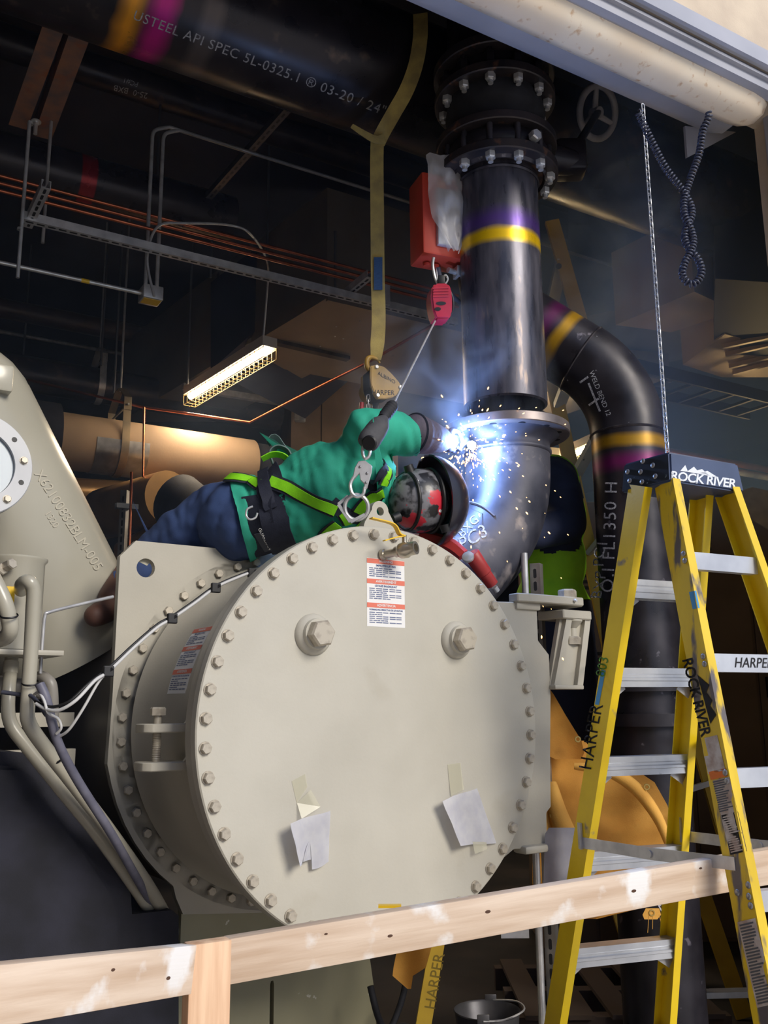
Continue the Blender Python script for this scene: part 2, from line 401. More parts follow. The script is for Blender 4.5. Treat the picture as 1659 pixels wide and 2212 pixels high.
prof2 = [(-.05, .30), (-.09, .20), (-.09, .08), (-.05, .0), (.02, -.04), (.12, -.05), (.2, 0), (.22, .3)]
along(bm, prof2, -6.4, S_J - .12, .26, Z_BEAM + .05)
dr = mk('rolling_door', bm, GREYMETAL, smooth=50, label='grey rolled-up door bottom beam running behind the warm hood', cat='door')
bm = new_bm(); bar(bm, WP(-6.4, .165, Z_BEAM + .13), WP(S_J - .05, .165, Z_BEAM + .13), .012, .03); mk('drip_strip', bm, CHROME, dr, smooth=0)
bm = new_bm(); bar(bm, WP(.8, .30, Z_BEAM - .004), WP(S_J - .25, .30, Z_BEAM - .004), .014, .008); mk('weather_strip', bm, CHROME, dr, smooth=0)
bm = new_bm()
pl = [whit(1480, 272, .46), whit(1590, 285, .46), whit(1520, 322, .46), whit(1485, 340, .46)]
prism(bm, pl, NB * .012); mk('end_plate', bm, GREYMETAL, dr, smooth=0)

# ================================================================== chiller
CH = thing('chiller', 'large tan industrial chiller with round bolted end cover and warning labels', 'chiller', V((CC.x, CC.y, 0)), TH)
BOLT = hex_mesh('cover_bolt', .0165, .016, TAN_BOLT, washer=.003)
BOLT2 = hex_mesh('flange_bolt', .0165, .015, TAN_BOLT)
bm = new_bm(); lathe(bm, [(0, .012), (.644, .012), (.648, .016), (.648, .046), (.644, .05), (0, .05)], CC, B_, 128)
cover = mk('cover_plate', bm, TAN, CH, smooth=30, label='flat round tan end cover with a ring of bolts')
step = 2 * PI / 48
for k in range(48):
    a = (k + .5) * step - .008
    p = MP(.62 * math.sin(a), .012, .62 * math.cos(a))
    inst('bolt', BOLT, cover, basis(p, T_, Z_, -B_) @ Matrix.Rotation(random.uniform(0, 1), 4, 'Z'))
# barrel with front flange, rear flange and jacket
bm = new_bm(); lathe(bm, [(.646, .051), (.646, .09), (.60, .10), (.578, .12), (.575, .60), (.60, .655), (.575, .66), (.575, .66)], CC, B_, 96)
barrel = mk('barrel', bm, TAN_DK, CH, smooth=35)
bm = new_bm(); lathe(bm, [(.575, .668), (.575, .655), (.60, .648), (.645, .692), (.652, .70), (.652, .725), (.575, .725)], CC, B_, 128)
bm.free(); bm = new_bm(); lathe(bm, [(.570, .70), (.648, .70), (.652, .704), (.652, .728), (.570, .728)], CC, B_, 128, closed=True)
rfl = mk('rear_flange', bm, TAN_DK, CH, smooth=30)
for k in range(48):
    a = (k + .5) * step - .005
    x = math.sin(a)
    p = MP(.62 * x, .70, .62 * math.cos(a))
    if x < .12: inst('bolt', BOLT2, rfl, basis(p, T_, Z_, -B_) @ Matrix.Rotation(random.uniform(0, 1), 4, 'Z'))
# end sheet with sling hole at the corner, relieved edge follows the flange
bm = new_bm()
ring = []
outl = [(-.597, .650), (-.652, .590), (-.654, .12)]
for k in range(0, 8):
    a = math.radians(190 + k * 6); outl.append((.668 * math.cos(a) if k else -.66, .668 * math.sin(a)))
outl += [(-.40, -.565), (-.372, -.622), (.40, -.70), (.668, -.2), (.668, .58), (.62, .650)]
hole = [(-.557 + .034 * math.cos(t * PI / 12), .555 + .034 * math.sin(t * PI / 12)) for t in range(24)]
vo = [bm.verts.new(MP(a, .730, h)) for a, h in outl]; vh = [bm.verts.new(MP(a, .730, h)) for a, h in hole]
ed = [bm.edges.new((vo[i], vo[(i + 1) % len(vo)])) for i in range(len(vo))] + [bm.edges.new((vh[i], vh[(i + 1) % 24])) for i in range(24)]
bmesh.ops.triangle_fill(bm, edges=ed, use_beauty=True)
bmesh.ops.solidify(bm, geom=bm.faces[:], thickness=-.03)
sheet = mk('end_sheet', bm, TAN_DK, CH, smooth=0, label='flat tan corner plate with a round sling hole')
# torn tape hanging from the sling hole
bm = new_bm(); prism(bm, [MP(*mhit(px, py, .725)[:1], .724, mhit(px, py, .725)[1]) for px, py in ((285, 1198), (305, 1207), (312, 1199), (326, 1213), (317, 1222), (300, 1214), (284, 1203))], B_ * -.002)
mk('tape_scrap', bm, mat('masking_tape', srgb(200, 196, 178), rough=.8), sheet, smooth=0)
# vessel shell behind
bm = new_bm(); lathe(bm, [(.64, .76), (.64, 3.6), (0, 3.6)], CC, B_, 64); mk('vessel_shell', bm, mat('shell_paint', srgb(120, 114, 106), srgb(108, 102, 96), rough=.5, scale=4), CH, smooth=40)
# support foot under the drum
bm = new_bm()
ft = [(-.372, -.60), (.39, -.70), (.40, -.863), (.42, -.982), (.432, -1.15), (.432, -1.4594), (-.372, -1.4594)]
sl = [(-.018 + dx, h) for dx, h in ((-.008, -1.25), (-.008, -.90), (-.004, -.889), (.004, -.889), (.008, -.90), (.008, -1.25))]
vo = [bm.verts.new(MP(a, .745, h)) for a, h in ft]; vh = [bm.verts.new(MP(a, .745, h)) for a, h in sl]
ed = [bm.edges.new((vo[i], vo[(i + 1) % len(vo)])) for i in range(len(vo))] + [bm.edges.new((vh[i], vh[(i + 1) % 6])) for i in range(6)]
bmesh.ops.triangle_fill(bm, edges=ed, use_beauty=True); bmesh.ops.solidify(bm, geom=bm.faces[:], thickness=-.03)
SPECK = mat('tan_speckled', srgb(150, 146, 118), srgb(160, 156, 130), rough=.5, scale=3, c3=srgb(205, 203, 190), s3=26, lo3=.71, hi3=.73)
foot = mk('support_foot', bm, SPECK, CH, smooth=0, label='olive tan support plate with a vertical slot and white specks')
inst('bolt', hex_mesh('foot_bolt', .011, .012, TAN_BOLT), foot, basis(MP(.154, .745, -.955), T_, Z_, -B_))
bm = new_bm(); bar(bm, MP(-.37, .742, -.618), MP(.39, .742, -.70), .012, .010); mk('weld_seam', bm, TAN_DK, foot, smooth=0)
bm = new_bm(); cyl(bm, MP(-.335, .738, -.598), MP(-.335, .728, -.598), .014, seg=16); mk('plug_hole', bm, BLACK, sheet, smooth=0)
# two big pipe plugs
for a, h in ((-.272, .284), (.292, .286)):
    bm = new_bm(); lathe(bm, [(.064, .013), (.064, .006), (.056, -.004), (.048, -.010), (.046, -.024), (0, -.024)], MP(a, 0, h), B_, 40)
    pg = mk('plug_boss', bm, TAN, cover, smooth=40)
    inst('hex_plug', hex_mesh('hex_plug', .043, .034, TAN_BOLT), cover, basis(MP(a, -.022, h), T_, Z_, -B_) @ Matrix.Rotation(.15, 4, 'Z'))
# lifting lug on top
bm = new_bm(); lug = []
for k in range(13):
    t = PI * k / 12; lug.append((.034 * math.cos(t), .712 + .034 * math.sin(t)))
lug = [(.066, .655), (.062, .668)] + lug + [(-.062, .668), (-.066, .655), (-.066, .63), (.066, .63)]
hl = [(.015 * math.cos(2 * PI * k / 16), .71 + .015 * math.sin(2 * PI * k / 16)) for k in range(16)]
vo = [bm.verts.new(MP(.012 + a, .055, h)) for a, h in lug]; vh = [bm.verts.new(MP(.012 + a, .055, h)) for a, h in hl]
ed = [bm.edges.new((vo[i], vo[(i + 1) % len(vo)])) for i in range(len(vo))] + [bm.edges.new((vh[i], vh[(i + 1) % 16])) for i in range(16)]
bmesh.ops.triangle_fill(bm, edges=ed, use_beauty=True); bmesh.ops.solidify(bm, geom=bm.faces[:], thickness=-.03)
mk('lifting_lug', bm, TAN_DK, CH, smooth=0)
# drain valve with yellow lever
YEL = mat('yellow_vinyl', srgb(232, 190, 40), rough=.4)
NICKEL = mat('nickel', srgb(205, 198, 182), srgb(180, 172, 158), rough=.28, metal=.85, scale=20)
v0 = MP(-.012, .012, .553); vd = (T_ * .42 - B_ * .9 + Z_ * .10).normalized()
bm = new_bm(); lathe(bm, [(0, 0), (.019, 0), (.019, .012), (.014, .014), (.014, .05), (.018, .052), (.018, .062), (.026, .072), (.027, .095), (.022, .104), (.022, .128), (.014, .128), (.013, .10), (0, .10)], v0, vd, 24)
vb = mk('drain_valve', bm, NICKEL, cover, smooth=35, label='small brass ball valve with a yellow lever')
bm = new_bm(); s0 = v0 + vd * .085; cyl(bm, s0 + Z_ * .02, s0 + Z_ * .05, .008, seg=10); mk('valve_stem', bm, NICKEL, vb)
bm = new_bm(); hp = [s0 + Z_ * .046, s0 + Z_ * .052 - T_ * .02, s0 + Z_ * .075 - T_ * .035, s0 + Z_ * .085 - T_ * .06, s0 + Z_ * .092 - T_ * .13]
ribbon(bm, spline(hp, 5), .02, .004, B_); mk('valve_lever', bm, YEL, vb)
bm = new_bm(); hp = [s0 + Z_ * .046, s0 + Z_ * .04 - T_ * .03 - B_ * .0, s0 + Z_ * .024 - T_ * .08]
ribbon(bm, spline(hp, 5), .016, .004, B_); mk('valve_lever', bm, YEL, vb)
# warning labels
def sheet_label(par, fm, W, H, name='warning_label'):
    bm = new_bm(); n = 6
    g = [[bm.verts.new(fm(-W / 2 + W * i / n, -H / 2 + H * j / n)) for i in range(n + 1)] for j in range(n + 1)]
    for j in range(n):
        for i in range(n): bm.faces.new((g[j][i], g[j][i + 1], g[j + 1][i + 1], g[j + 1][i]))
    o = mk(name, bm, WHITE_P, par, label='white warning label with orange headings')
    fo = lambda a, b: fm(a, b, .0006)
    for j, y in enumerate((.46, .16, -.19)):
        bm = new_bm(); vs = []
        for i in range(n):
            x0, x1 = -W / 2 + W * i / n, -W / 2 + W * (i + 1) / n
            bm.faces.new([bm.verts.new(fo(x, yy)) for x, yy in ((x0, H * (y - .035)), (x1, H * (y - .035)), (x1, H * (y + .035)), (x0, H * (y + .035)))])
        mk('heading_bar', bm, RED_P, o, smooth=0)
        lettering(['WARNING', 'AVERTISSEMENT', 'ADVERTENCIA'][j], H * .05, lambda a, b, y=y: fm(a, b + H * y, .0012), WHITE_P, o, bold=True)
        lettering(['IMPROPER LIFTING', 'LEVAGE INADEQUAT', 'FORMAS INCORRECTAS DE LEVANTAR'][j], H * .042 if j < 2 else H * .034, lambda a, b, y=y: fm(a, b + H * (y - .065), .0008), INKBLUE, o, bold=True)
        bm = new_bm(); yy = y - .105; rows = (5, 6, 6)[j]
        for r in range(rows):
            x1 = W * (.44 if (r + j) % 3 else random.uniform(-.1, .25))
            for i in range(5):
                a0 = -W * .44 + (x1 + W * .44) * i / 5; a1 = a0 + (x1 + W * .44) / 5 * (.8 + .1 * (i % 2))
                bm.faces.new([bm.verts.new(fo(x, H * q)) for x, q in ((a0, yy - .007), (a1, yy - .007), (a1, yy + .007), (a0, yy + .007))])
            yy -= .029
        mk('print_lines', bm, INK, o, smooth=0)
    return o
INKBLUE = mat('label_blue', srgb(70, 90, 140), rough=.8)
la, lh = mhit(834, 1281, .0115)
sheet_label(cover, lambda a, b, e=0.: MP(la + a, .0115 - e, lh + b), .150, .222)
def onbarrel(a, b, e=0.):     # label on the left flank of the barrel: a along the axis (towards us = +), b up around
    ang = math.radians(157.5) - (b / .576); rr = .577 + e
    return MP(rr * math.cos(ang), .36 - a, rr * math.sin(ang))
sheet_label(barrel, onbarrel, .150, .230)
# hinge lug pair with jacking bolt on the left flank
hx, hz = -.60, 0.
HG = []
for h in (-.005, -.115):
    bm = new_bm(); q = [(-.55, .31), (-.70, .31), (-.72, .29), (-.72, .22), (-.70, .20), (-.55, .20)]
    prism(bm, [MP(a, b, h) for a, b in q], Z_ * .026); bmesh.ops.bevel(bm, geom=bm.edges[:], offset=.003, segments=1, affect='EDGES')
    HG.append(mk('hinge_lug', bm, TAN_DK, CH, smooth=30))
    bm = new_bm(); prism(bm, [MP(-.565, .20, h + .026), MP(-.60, .20, h + .026), MP(-.565, .20, h + .075)], B_ * .012); mk('gusset', bm, TAN_DK, HG[-1], smooth=0)
bm = new_bm(); cyl(bm, MP(-.665, .255, -.10), MP(-.665, .255, .06), .012, seg=14)
for i in range(14): lathe(bm, [(.012, 0), (.0135, .003), (.012, .006)], MP(-.665, .255, -.085 + i * .0065), Z_, 14)
jb = mk('jacking_bolt', bm, TAN_BOLT, CH)
inst('bolt_head', hex_mesh('jack_head', .024, .024, TAN_BOLT), jb, Matrix.Translation(MP(-.665, .255, .045)))
# hinge plate and davit bracket on the right
bm = new_bm()
hp = [(.40, .43), (.597, .437), (.716, .437), (.716, .30), (.742, .275), (.768, .25), (.768, .1), (.752, -.12), (.745, -.29), (.722, -.31), (.718, -.43), (.56, -.42), (.40, -.5)]
prism(bm, [MP(a, .052, h) for a, h in hp], B_ * .028); bmesh.ops.bevel(bm, geom=[e for e in bm.edges], offset=.003, segments=1, affect='EDGES')
hpl = mk('hinge_plate', bm, TAN_DK, CH, smooth=30)
zt = .437
arm = [mhit(px, 1300, .05)[0] for px in (1096, 1250)]
bm = new_bm(); q = [(.60, .03), (.66, .02), (.80, .02), (.93, .02), (.955, .05), (.955, .14), (.93, .16), (.70, .12), (.60, .08)]
prism(bm, [MP(a, b, zt) for a, b in q], Z_ * .032); bmesh.ops.bevel(bm, geom=bm.edges[:], offset=.004, segments=1, affect='EDGES')
mk('davit_arm', bm, TAN_DK, CH, smooth=30)
bm = new_bm(); box(bm, MP(.665, .065, zt - .012), (.12, .05, .03), (T_, B_, Z_), .008); mk('arm_pad', bm, TAN_DK, CH)
bm = new_bm(); q = [(.82, .02), (.97, .02), (.985, .04), (.985, .14), (.95, .16), (.80, .14)]
prism(bm, [MP(a, b, zt - .052) for a, b in q], Z_ * .034); bmesh.ops.bevel(bm, geom=bm.edges[:], offset=.004, segments=1, affect='EDGES')
br = mk('bracket_head', bm, TAN_DK, CH, smooth=30)
def leaf(a0, a1, b):
    bm = new_bm(); prism(bm, [MP(a0, b, zt - .05), MP(a0 + .03, b, zt - .05), MP(a1 + .03, b, zt - .30), MP(a1, b, zt - .30)], B_ * .02); return bm
mk('bracket_leg', leaf(.845, .765, .03), TAN_DK, CH, smooth=0)
mk('bracket_leg', leaf(.945, .885, .03), TAN_DK, CH, smooth=0)
bm = new_bm(); prism(bm, [MP(.76, .05, zt - .30), MP(.83, .05, zt - .05), MP(.97, .05, zt - .05), MP(.925, .05, zt - .285), MP(.905, .05, zt - .305)], B_ * .02)
mk('bracket_web', bm, TAN_DK, CH, smooth=0)
bm = new_bm(); box(bm, MP(.835, .045, zt - .306), (.15, .05, .016), (T_, B_, Z_), .004); mk('bracket_shelf', bm, TAN_DK, CH)
inst('pin_head', hex_mesh('pin_head', .036, .034, TAN_BOLT), CH, Matrix.Translation(MP(.885, .06, zt + .03)))
bm = new_bm(); cyl(bm, MP(.90, .06, zt - .05), MP(.90, .06, zt - .13), .018, seg=16); lathe(bm, [(.042, 0), (.042, -.006), (.02, -.03), (.018, -.03)], MP(.90, .06, zt - .052), Z_, 20); mk('pivot_pin', bm, TAN_DK, CH)
inst('pivot_nut', hex_mesh('pivot_nut', .034, .03, TAN_BOLT), CH, Matrix.Translation(MP(.90, .06, zt - .145)))
inst('grease_fitting', hex_mesh('zerk', .007, .012, CHROME), CH, basis(MP(.88, .02, zt + .018), T_, Z_, -B_))
bm = new_bm(); box(bm, MP(.665, .06, -.425), (.15, .07, .028), (T_, B_, Z_), .01); mk('lower_lug', bm, TAN_DK, CH)
# black insulated casing at lower left
def casing(b, ins): 
    q = [(-260, 1622), (0, 1624), (60, 1627), (98, 1648), (122, 1695), (165, 1757), (215, 1828), (268, 1900), (283, 1935), (285, 1975), (372, 1966), (386, 1978), (386, 2420), (-260, 2420)]
    return [MP(mhit(px, py, b)[0], b, mhit(px, py, b)[1]) for px, py in q]
bm = new_bm(); prism(bm, casing(.56, 0), B_ * 1.0); cs = mk('insulated_casing', bm, BLACK_INS, CH, smooth=0, label='black foam insulated casing')
q = [(-260, 1652), (0, 1654), (50, 1655), (80, 1675), (105, 1720), (140, 1775), (195, 1850), (245, 1925), (262, 1975), (262, 2060), (262, 2420), (-260, 2420)]
bm = new_bm(); prism(bm, [MP(mhit(px, py, .54)[0], .54, mhit(px, py, .54)[1]) for px, py in q], B_ * .03)
bmesh.ops.bevel(bm, geom=bm.edges[:], offset=.012, segments=2, affect='EDGES'); mk('casing_panel', bm, BLACK_INS, cs, smooth=30)
# ================================================================== riser pipe with its valve stack
RD = 3.49
RXY = at(1092, 880, RD); RX = V((RXY.x, RXY.y, 0))
def zr(py): 
    # height at which the riser axis crosses picture row py
    lo, hi = 0., 8.
    for _ in range(50):
        m_ = (lo + hi) / 2; d = V((RX.x, RX.y, m_)) - EYE
        y = 1106 - F_PX * d.dot(cam_u) / d.dot(_f)
        if y > py: lo = m_
        else: hi = m_
    return lo
zb = zr(881); z1 = zr(398); zD = zr(389); 
PUR = srgb(92, 66, 140); YLW = srgb(240, 196, 20)
zy = zr(545); zp = zr(513)
M_R = Matrix.Translation(V((RX.x, RX.y, zb)))
RISER_M = banded('riser_steel', (srgb(66, 66, 76), srgb(96, 94, 104)), [(zp - zb, .036, .03, PUR), (zy - zb, .026, .012, YLW)], rough=.24, metal=.5, scale=9, stretch=(3, 3, .6), rough2=.42, c3=srgb(120, 108, 104), s3=12, lo3=.62, hi3=.72, wob=.012)
RP = thing('riser_pipe', 'black steel riser pipe with purple and yellow paint bands hanging above the weld', 'pipe', None, M=M_R)
zt_ = zr(402)
bm = new_bm(); lathe(bm, [(.152, zb + .02), (.150, zb + .3), (.150, zt_)][::-1] + [(.152, zb), (.162, zb + .006), (.162, zt_ - .02), (.162, zt_)], V((RX.x, RX.y, 0)), Z_, 64)
rpipe = mk('pipe', bm, RISER_M, RP, smooth=35)
O = V((RX.x, RX.y, 0))
bm = new_bm(); lathe(bm, [(.165, zt_ - .012), (.169, zt_ - .004), (.165, zt_ + .004)], O, Z_, 64); mk('weld_bead', bm, STEELDARK, RP)
zDb = zr(392); zDt = zDb + .042
bm = new_bm(); lathe(bm, [(.163, zt_), (.168, zt_ + .05), (.192, zDb - .012), (.2, zDb)], O, Z_, 64); mk('reducer_neck', bm, STEELDARK, RP, smooth=50)
NUT = hex_mesh('stud_nut', .021, .026, CHROME, shank=.016)
def flange(zlo, th, r, rb, n, ph, nuts=True, up=False, mm=None, hub=0.):
    bm = new_bm(); lathe(bm, [(.14, zlo), (r - .004, zlo), (r, zlo + .004), (r, zlo + th - .004), (r - .004, zlo + th), (.14, zlo + th)], O, Z_, 80, closed=True)
    o = mk('flange', bm, mm or STEELBLK, RP, smooth=30)
    if nuts:
        for k in range(n):
            a = ph + 2 * PI * k / n
            p = O + V((rb * math.cos(a), rb * math.sin(a), zlo + (th if up else 0)))
            Mx = Matrix.Translation(p) @ Matrix.Rotation(random.random(), 4, 'Z')
            if not up: Mx = Mx @ Matrix.Rotation(PI, 4, 'X')
            inst('stud_nut', NUT, o, Mx)
    return o
FLRUST = mat('flange_steel', srgb(40, 38, 44), srgb(62, 54, 54), rough=.42, metal=.3, scale=10, c3=srgb(120, 84, 64), s3=16, lo3=.6, hi3=.72)
flange(zDb, .04, .247, .212, 12, .28, mm=FLRUST)
zC = zr(332); flange(zC, .038, .247, .21, 12, .28, nuts=False, mm=FLRUST)
bm = new_bm(); lathe(bm, [(.20, zDb + .04), (.215, zDb + .07), (.215, zC - .03), (.20, zC)], O, Z_, 64); mk('valve_body', bm, STEELBLK, RP)
for k in range(12):
    a = .28 + 2 * PI * k / 12; bm = new_bm(); p = O + V((.212 * math.cos(a), .212 * math.sin(a), 0)); cyl(bm, p + Z_ * zDb, p + Z_ * (zC + .05), .013, seg=10); mk('stud', bm, STEELDARK, RP)
# square-headed plug on the valve body
pb = O + V((.12, -.19, 0)); inst('body_plug', hex_mesh('body_plug', .024, .03, CHROME), RP, zto(pb + Z_ * (zC - .055) , V((.45, -.85, .1))))
zB = zr(232); flange(zB, .04, .250, .215, 12, .33, mm=FLRUST)
bm = new_bm(); lathe(bm, [(.17, zC + .038), (.172, zC + .08), (.196, zC + .14), (.206, zB - .06), (.196, zB)], O, Z_, 64); mk('expansion_body', bm, RUBBER, RP, smooth=60)
zA = zr(178); flange(zA, .045, .252, .215, 12, .33, nuts=False, mm=FLRUST)
bm = new_bm(); lathe(bm, [(.2, zB + .04), (.2, zA)], O, Z_, 48); mk('spool_body', bm, STEELBLK, RP)
STUDC = hex_mesh('stud_sleeve', .026, .055, STEELBLK, shank=.05)
for k in range(12):
    a = .33 + 2 * PI * k / 12; inst('stud_sleeve', STUDC, RP, Matrix.Translation(O + V((.215 * math.cos(a), .215 * math.sin(a), zB + .041))))
bm = new_bm(); lathe(bm, [(.19, zA + .045), (.19, 4.9)], O, Z_, 48); mk('upper_pipe', bm, STEELBLK, RP)
# gear operator with handwheel on the right
hw = at(1291, 243, 4.0); hn = V((.55, -.75, -.38)).normalized(); hx_, hy_, _ = frame_from(hn)
g0 = O + V((.19, .02, zB + .05))
bm = new_bm(); cyl(bm, O + V((.15, .05, zC + .02)), O + V((.34, .12, zC + .03)), .07, .055, seg=20); box(bm, O + V((.33, .13, zC + .05)), (.13, .12, .15), None, .02); gop = mk('gear_box', bm, STEELBLK, RP)
bm = new_bm(); cyl(bm, O + V((.33, .13, zC + .06)), hw, .018, seg=12); mk('operator_shaft', bm, STEELBLK, RP)
WHEELM = mat('wheel_paint', srgb(170, 170, 184), srgb(140, 140, 154), rough=.5, scale=10)
bm = new_bm(); rr = .118; tube(bm, [hw + (hx_ * math.cos(2 * PI * k / 32) + hy_ * math.sin(2 * PI * k / 32)) * rr for k in range(32)], .016, 10, closed=True)
hwl = mk('handwheel', bm, WHEELM, RP)
for k in range(3):
    a = 2 * PI * k / 3 + .4; bm = new_bm(); tube(bm, [hw - hn * .02, hw + (hx_ * math.cos(a) + hy_ * math.sin(a)) * rr], [.016, .011], 8); mk('wheel_spoke', bm, WHEELM, hwl)
bm = new_bm(); cyl(bm, hw - hn * .035, hw + hn * .015, .026, seg=16); mk('wheel_hub', bm, WHEELM, hwl)

# ================================================================== elbow with weld neck flange
ELM = mat('scorched_elbow', srgb(44, 46, 58), srgb(92, 92, 102), rough=.48, metal=.4, scale=5, rough2=.62, c3=srgb(150, 142, 140), s3=9, lo3=.6, hi3=.74)
zf = zr(946); zs = 2.42
EL = thing('pipe_elbow', 'scorched steel pipe elbow with chalk marks and a flange being welded', 'pipe', V((RX.x, RX.y, 0)))
rb_ = .457; cen = O - T_ * rb_ + Z_ * zs
pts = [O + Z_ * (zf - .03), O + Z_ * (zs + .02)]
for k in range(0, 11):
    a = math.radians(5.2 * k); pts.append(cen + T_ * (rb_ * math.cos(a)) - Z_ * (rb_ * math.sin(a)))
d_ = (pts[-1] - pts[-2]).normalized(); pts += [pts[-1] + d_ * .16, pts[-1] + d_ * .34]
bm = new_bm(); tube(bm, pts, .162, 56); elb = mk('elbow', bm, ELM, EL, smooth=60)
bm = new_bm(); lathe(bm, [(.162, zf - .075), (.169, zf - .07), (.169, zf - .062), (.163, zf - .058), (.164, zf - .03), (.19, zf - .004), (.2, zf)], O, Z_, 64); mk('weld_neck', bm, ELM, EL, smooth=60)
bm = new_bm(); lathe(bm, [(.150, zf), (.238, zf), (.2415, zf + .003), (.2415, zf + .033), (.238, zf + .036), (.205, zf + .036), (.205, zf + .039), (.150, zf + .039)], O, Z_, 80, closed=True)
FLM = mat('machined_flange', srgb(120, 112, 112), srgb(146, 136, 134), rough=.36, metal=.6, scale=12)
fl = mk('flange', bm, FLM, EL, smooth=30)
for k in range(12):
    a = .15 + 2 * PI * k / 12; bm = new_bm(); p = O + V((.2 * math.cos(a), .2 * math.sin(a), zf)); cyl(bm, p - Z_ * .0008, p + Z_ * .02, .014, seg=16); mk('bolt_hole', bm, BLACK, fl, smooth=0)
# brass outlet on the right flank
ob = at(1140, 1066, RD - .06); od = V((.78, -.6, .10)).normalized()
bm = new_bm(); cyl(bm, ob - od * .02, ob + od * .035, .022, seg=20); nip = mk('outlet_stub', bm, ELM, EL)
BRASS = mat('brass', srgb(196, 120, 60), srgb(170, 140, 80), rough=.3, metal=.8, scale=30)
bm = new_bm(); x_, y_, _ = frame_from(od)
for (ra, rb2, h0, h1, sg) in ((.027, .027, .03, .058, 6),): 
    lathe(bm, [(.017, h0), (ra, h0), (ra, h1), (.018, h1), (.016, h0 + .005)], ob, od, sg, closed=True)
mk('brass_fitting', bm, BRASS, nip, smooth=20)
te = bvh_of(elb)
lettering("PC3", 40, drape(te, 1022, 1162, 22), CHALK, EL, name='chalk_mark', wave=4)
lettering("BXG", 27, drape(te, 1012, 1138, 40), CHALK, EL, name='chalk_mark', wave=2)
lettering('9/16"', 20, drape(te, 984, 1148, 48), CHALK, EL, name='chalk_mark', wave=2)
# weld smear line on the elbow
bm = new_bm(); sm = [te.ray_cast(EYE, ray(px, py).normalized())[0] for px, py in ((1005, 1085), (1025, 1088), (1045, 1097), (1068, 1116))]
tube(bm, spline(sm, 4), .006, 6); mk('weld_scar', bm, mat('scar', srgb(96, 90, 92), rough=.6), EL)

KS = 1.09
for root in (RP, EL):
    p_ = FR[root.name].translation; root.matrix_world = Matrix.Translation(EYE + (p_ - EYE) * KS if root is RP else V((EYE.x + (p_.x - EYE.x) * KS, EYE.y + (p_.y - EYE.y) * KS, EYE.z + (p_.z - EYE.z) * KS))) @ Matrix.Scale(KS, 4)

# ================================================================== second elbow pipe behind on the right
D2 = 4.02
A0 = at(1359, 980, D2)
def vline(px, py, D, z): p = at(px, py, D); return V((p.x, p.y, z))
R2 = .162
p_low = V((A0.x, A0.y, 0)); zbend = at(1357, 940, D2).z
p_top = V((A0.x, A0.y, zbend)); dgo = V((-.80, .10, .60)).normalized()
# arc from vertical to dgo
ang = math.acos(Z_.dot(dgo)); hor = (dgo - Z_ * dgo.z).normalized(); rbend = .46
arc = []
for k in range(13):
    t = ang * k / 12; arc.append(p_top + hor * (rbend * (1 - math.cos(t))) + Z_ * (rbend * math.sin(t)))
E2 = thing('elbow_pipe', 'dark drop pipe with yellow rings and white stencilled letters behind the stepladder', 'pipe', p_low)
dk = dict(rough=.26, metal=.4, scale=7, rough2=.42, c3=srgb(104, 100, 110), s3=18, lo3=.66, hi3=.72)
YL2 = srgb(168, 128, 26); MAG = srgb(112, 26, 92)
zyl = at(1359, 968, D2).z; zmg = at(1359, 1012, D2).z
bm = new_bm(); tube(bm, [p_low + Z_ * .02, p_low + Z_ * zbend], R2, 48)
M2 = banded('drop_steel', (srgb(36, 35, 42), srgb(52, 50, 58)), [(zyl, .024, .012, YL2), (zmg, .03, .022, MAG)], wob=.012, **dk)
low = mk('drop_leg', bm, M2, E2, smooth=60)
bm = new_bm(); tube(bm, arc, R2 + .002, 48); bend = mk('bend', bm, mat('bend_steel', srgb(34, 33, 40), srgb(50, 48, 56), rough=.3, metal=.35, scale=6, rough2=.5, c3=srgb(150, 150, 160), s3=26, lo3=.7, hi3=.73), E2, smooth=60)
for p, d in ((arc[0], Z_), (arc[-1], dgo)):
    bm = new_bm(); lathe(bm, [(R2 + .001, -.006), (R2 + .006, 0), (R2 + .001, .006)], p, d, 48); mk('weld_bead', bm, STEELDARK, E2)
up0 = arc[-1]; up1 = up0 + dgo * .36
bm = new_bm(); tube(bm, [V((0, 0, 0)), V((0, 0, .36))], R2, 48)
M3 = banded('sloped_steel', (srgb(36, 35, 42), srgb(52, 50, 58)), [(.12, .024, .012, YL2), (.20, .03, .022, srgb(86, 30, 76))], wob=.012, **dk)
me = finish('sloped_leg', bm, M3, 60); inst('sloped_leg', me, E2, zto(up0, dgo))
for zz in (at(1359, 1568, D2).z, at(1359, 1495, D2).z):
    bm = new_bm(); lathe(bm, [(.15, zz), (.192, zz), (.192, zz + .05), (.15, zz + .045)], p_low, Z_, 48, closed=True); mk('lower_flange', bm, STEELBLK, E2, smooth=30)
bm = new_bm(); tube(bm, spline([up0 + dgo * .30, up0 + dgo * .38, up0 + dgo * .46 + Z_ * .06, up0 + dgo * .49 + Z_ * .2, up0 + dgo * .49 + Z_ * .8], 4), R2 - .002, 32); mk('top_leg', bm, STEELBLK, E2, smooth=60)
t2 = bvh_of(low)
lettering("O.I FL1350 H", 38, drape(t2, 1318, 1160, 88), CHALK, E2, name='stencil', spacing=1.15)
lettering("BXP PC1", 34, drape(t2, 1296, 1230, 86), CHALK, E2, name='chalk_mark', wave=4)
t3 = bvh_of(bend)
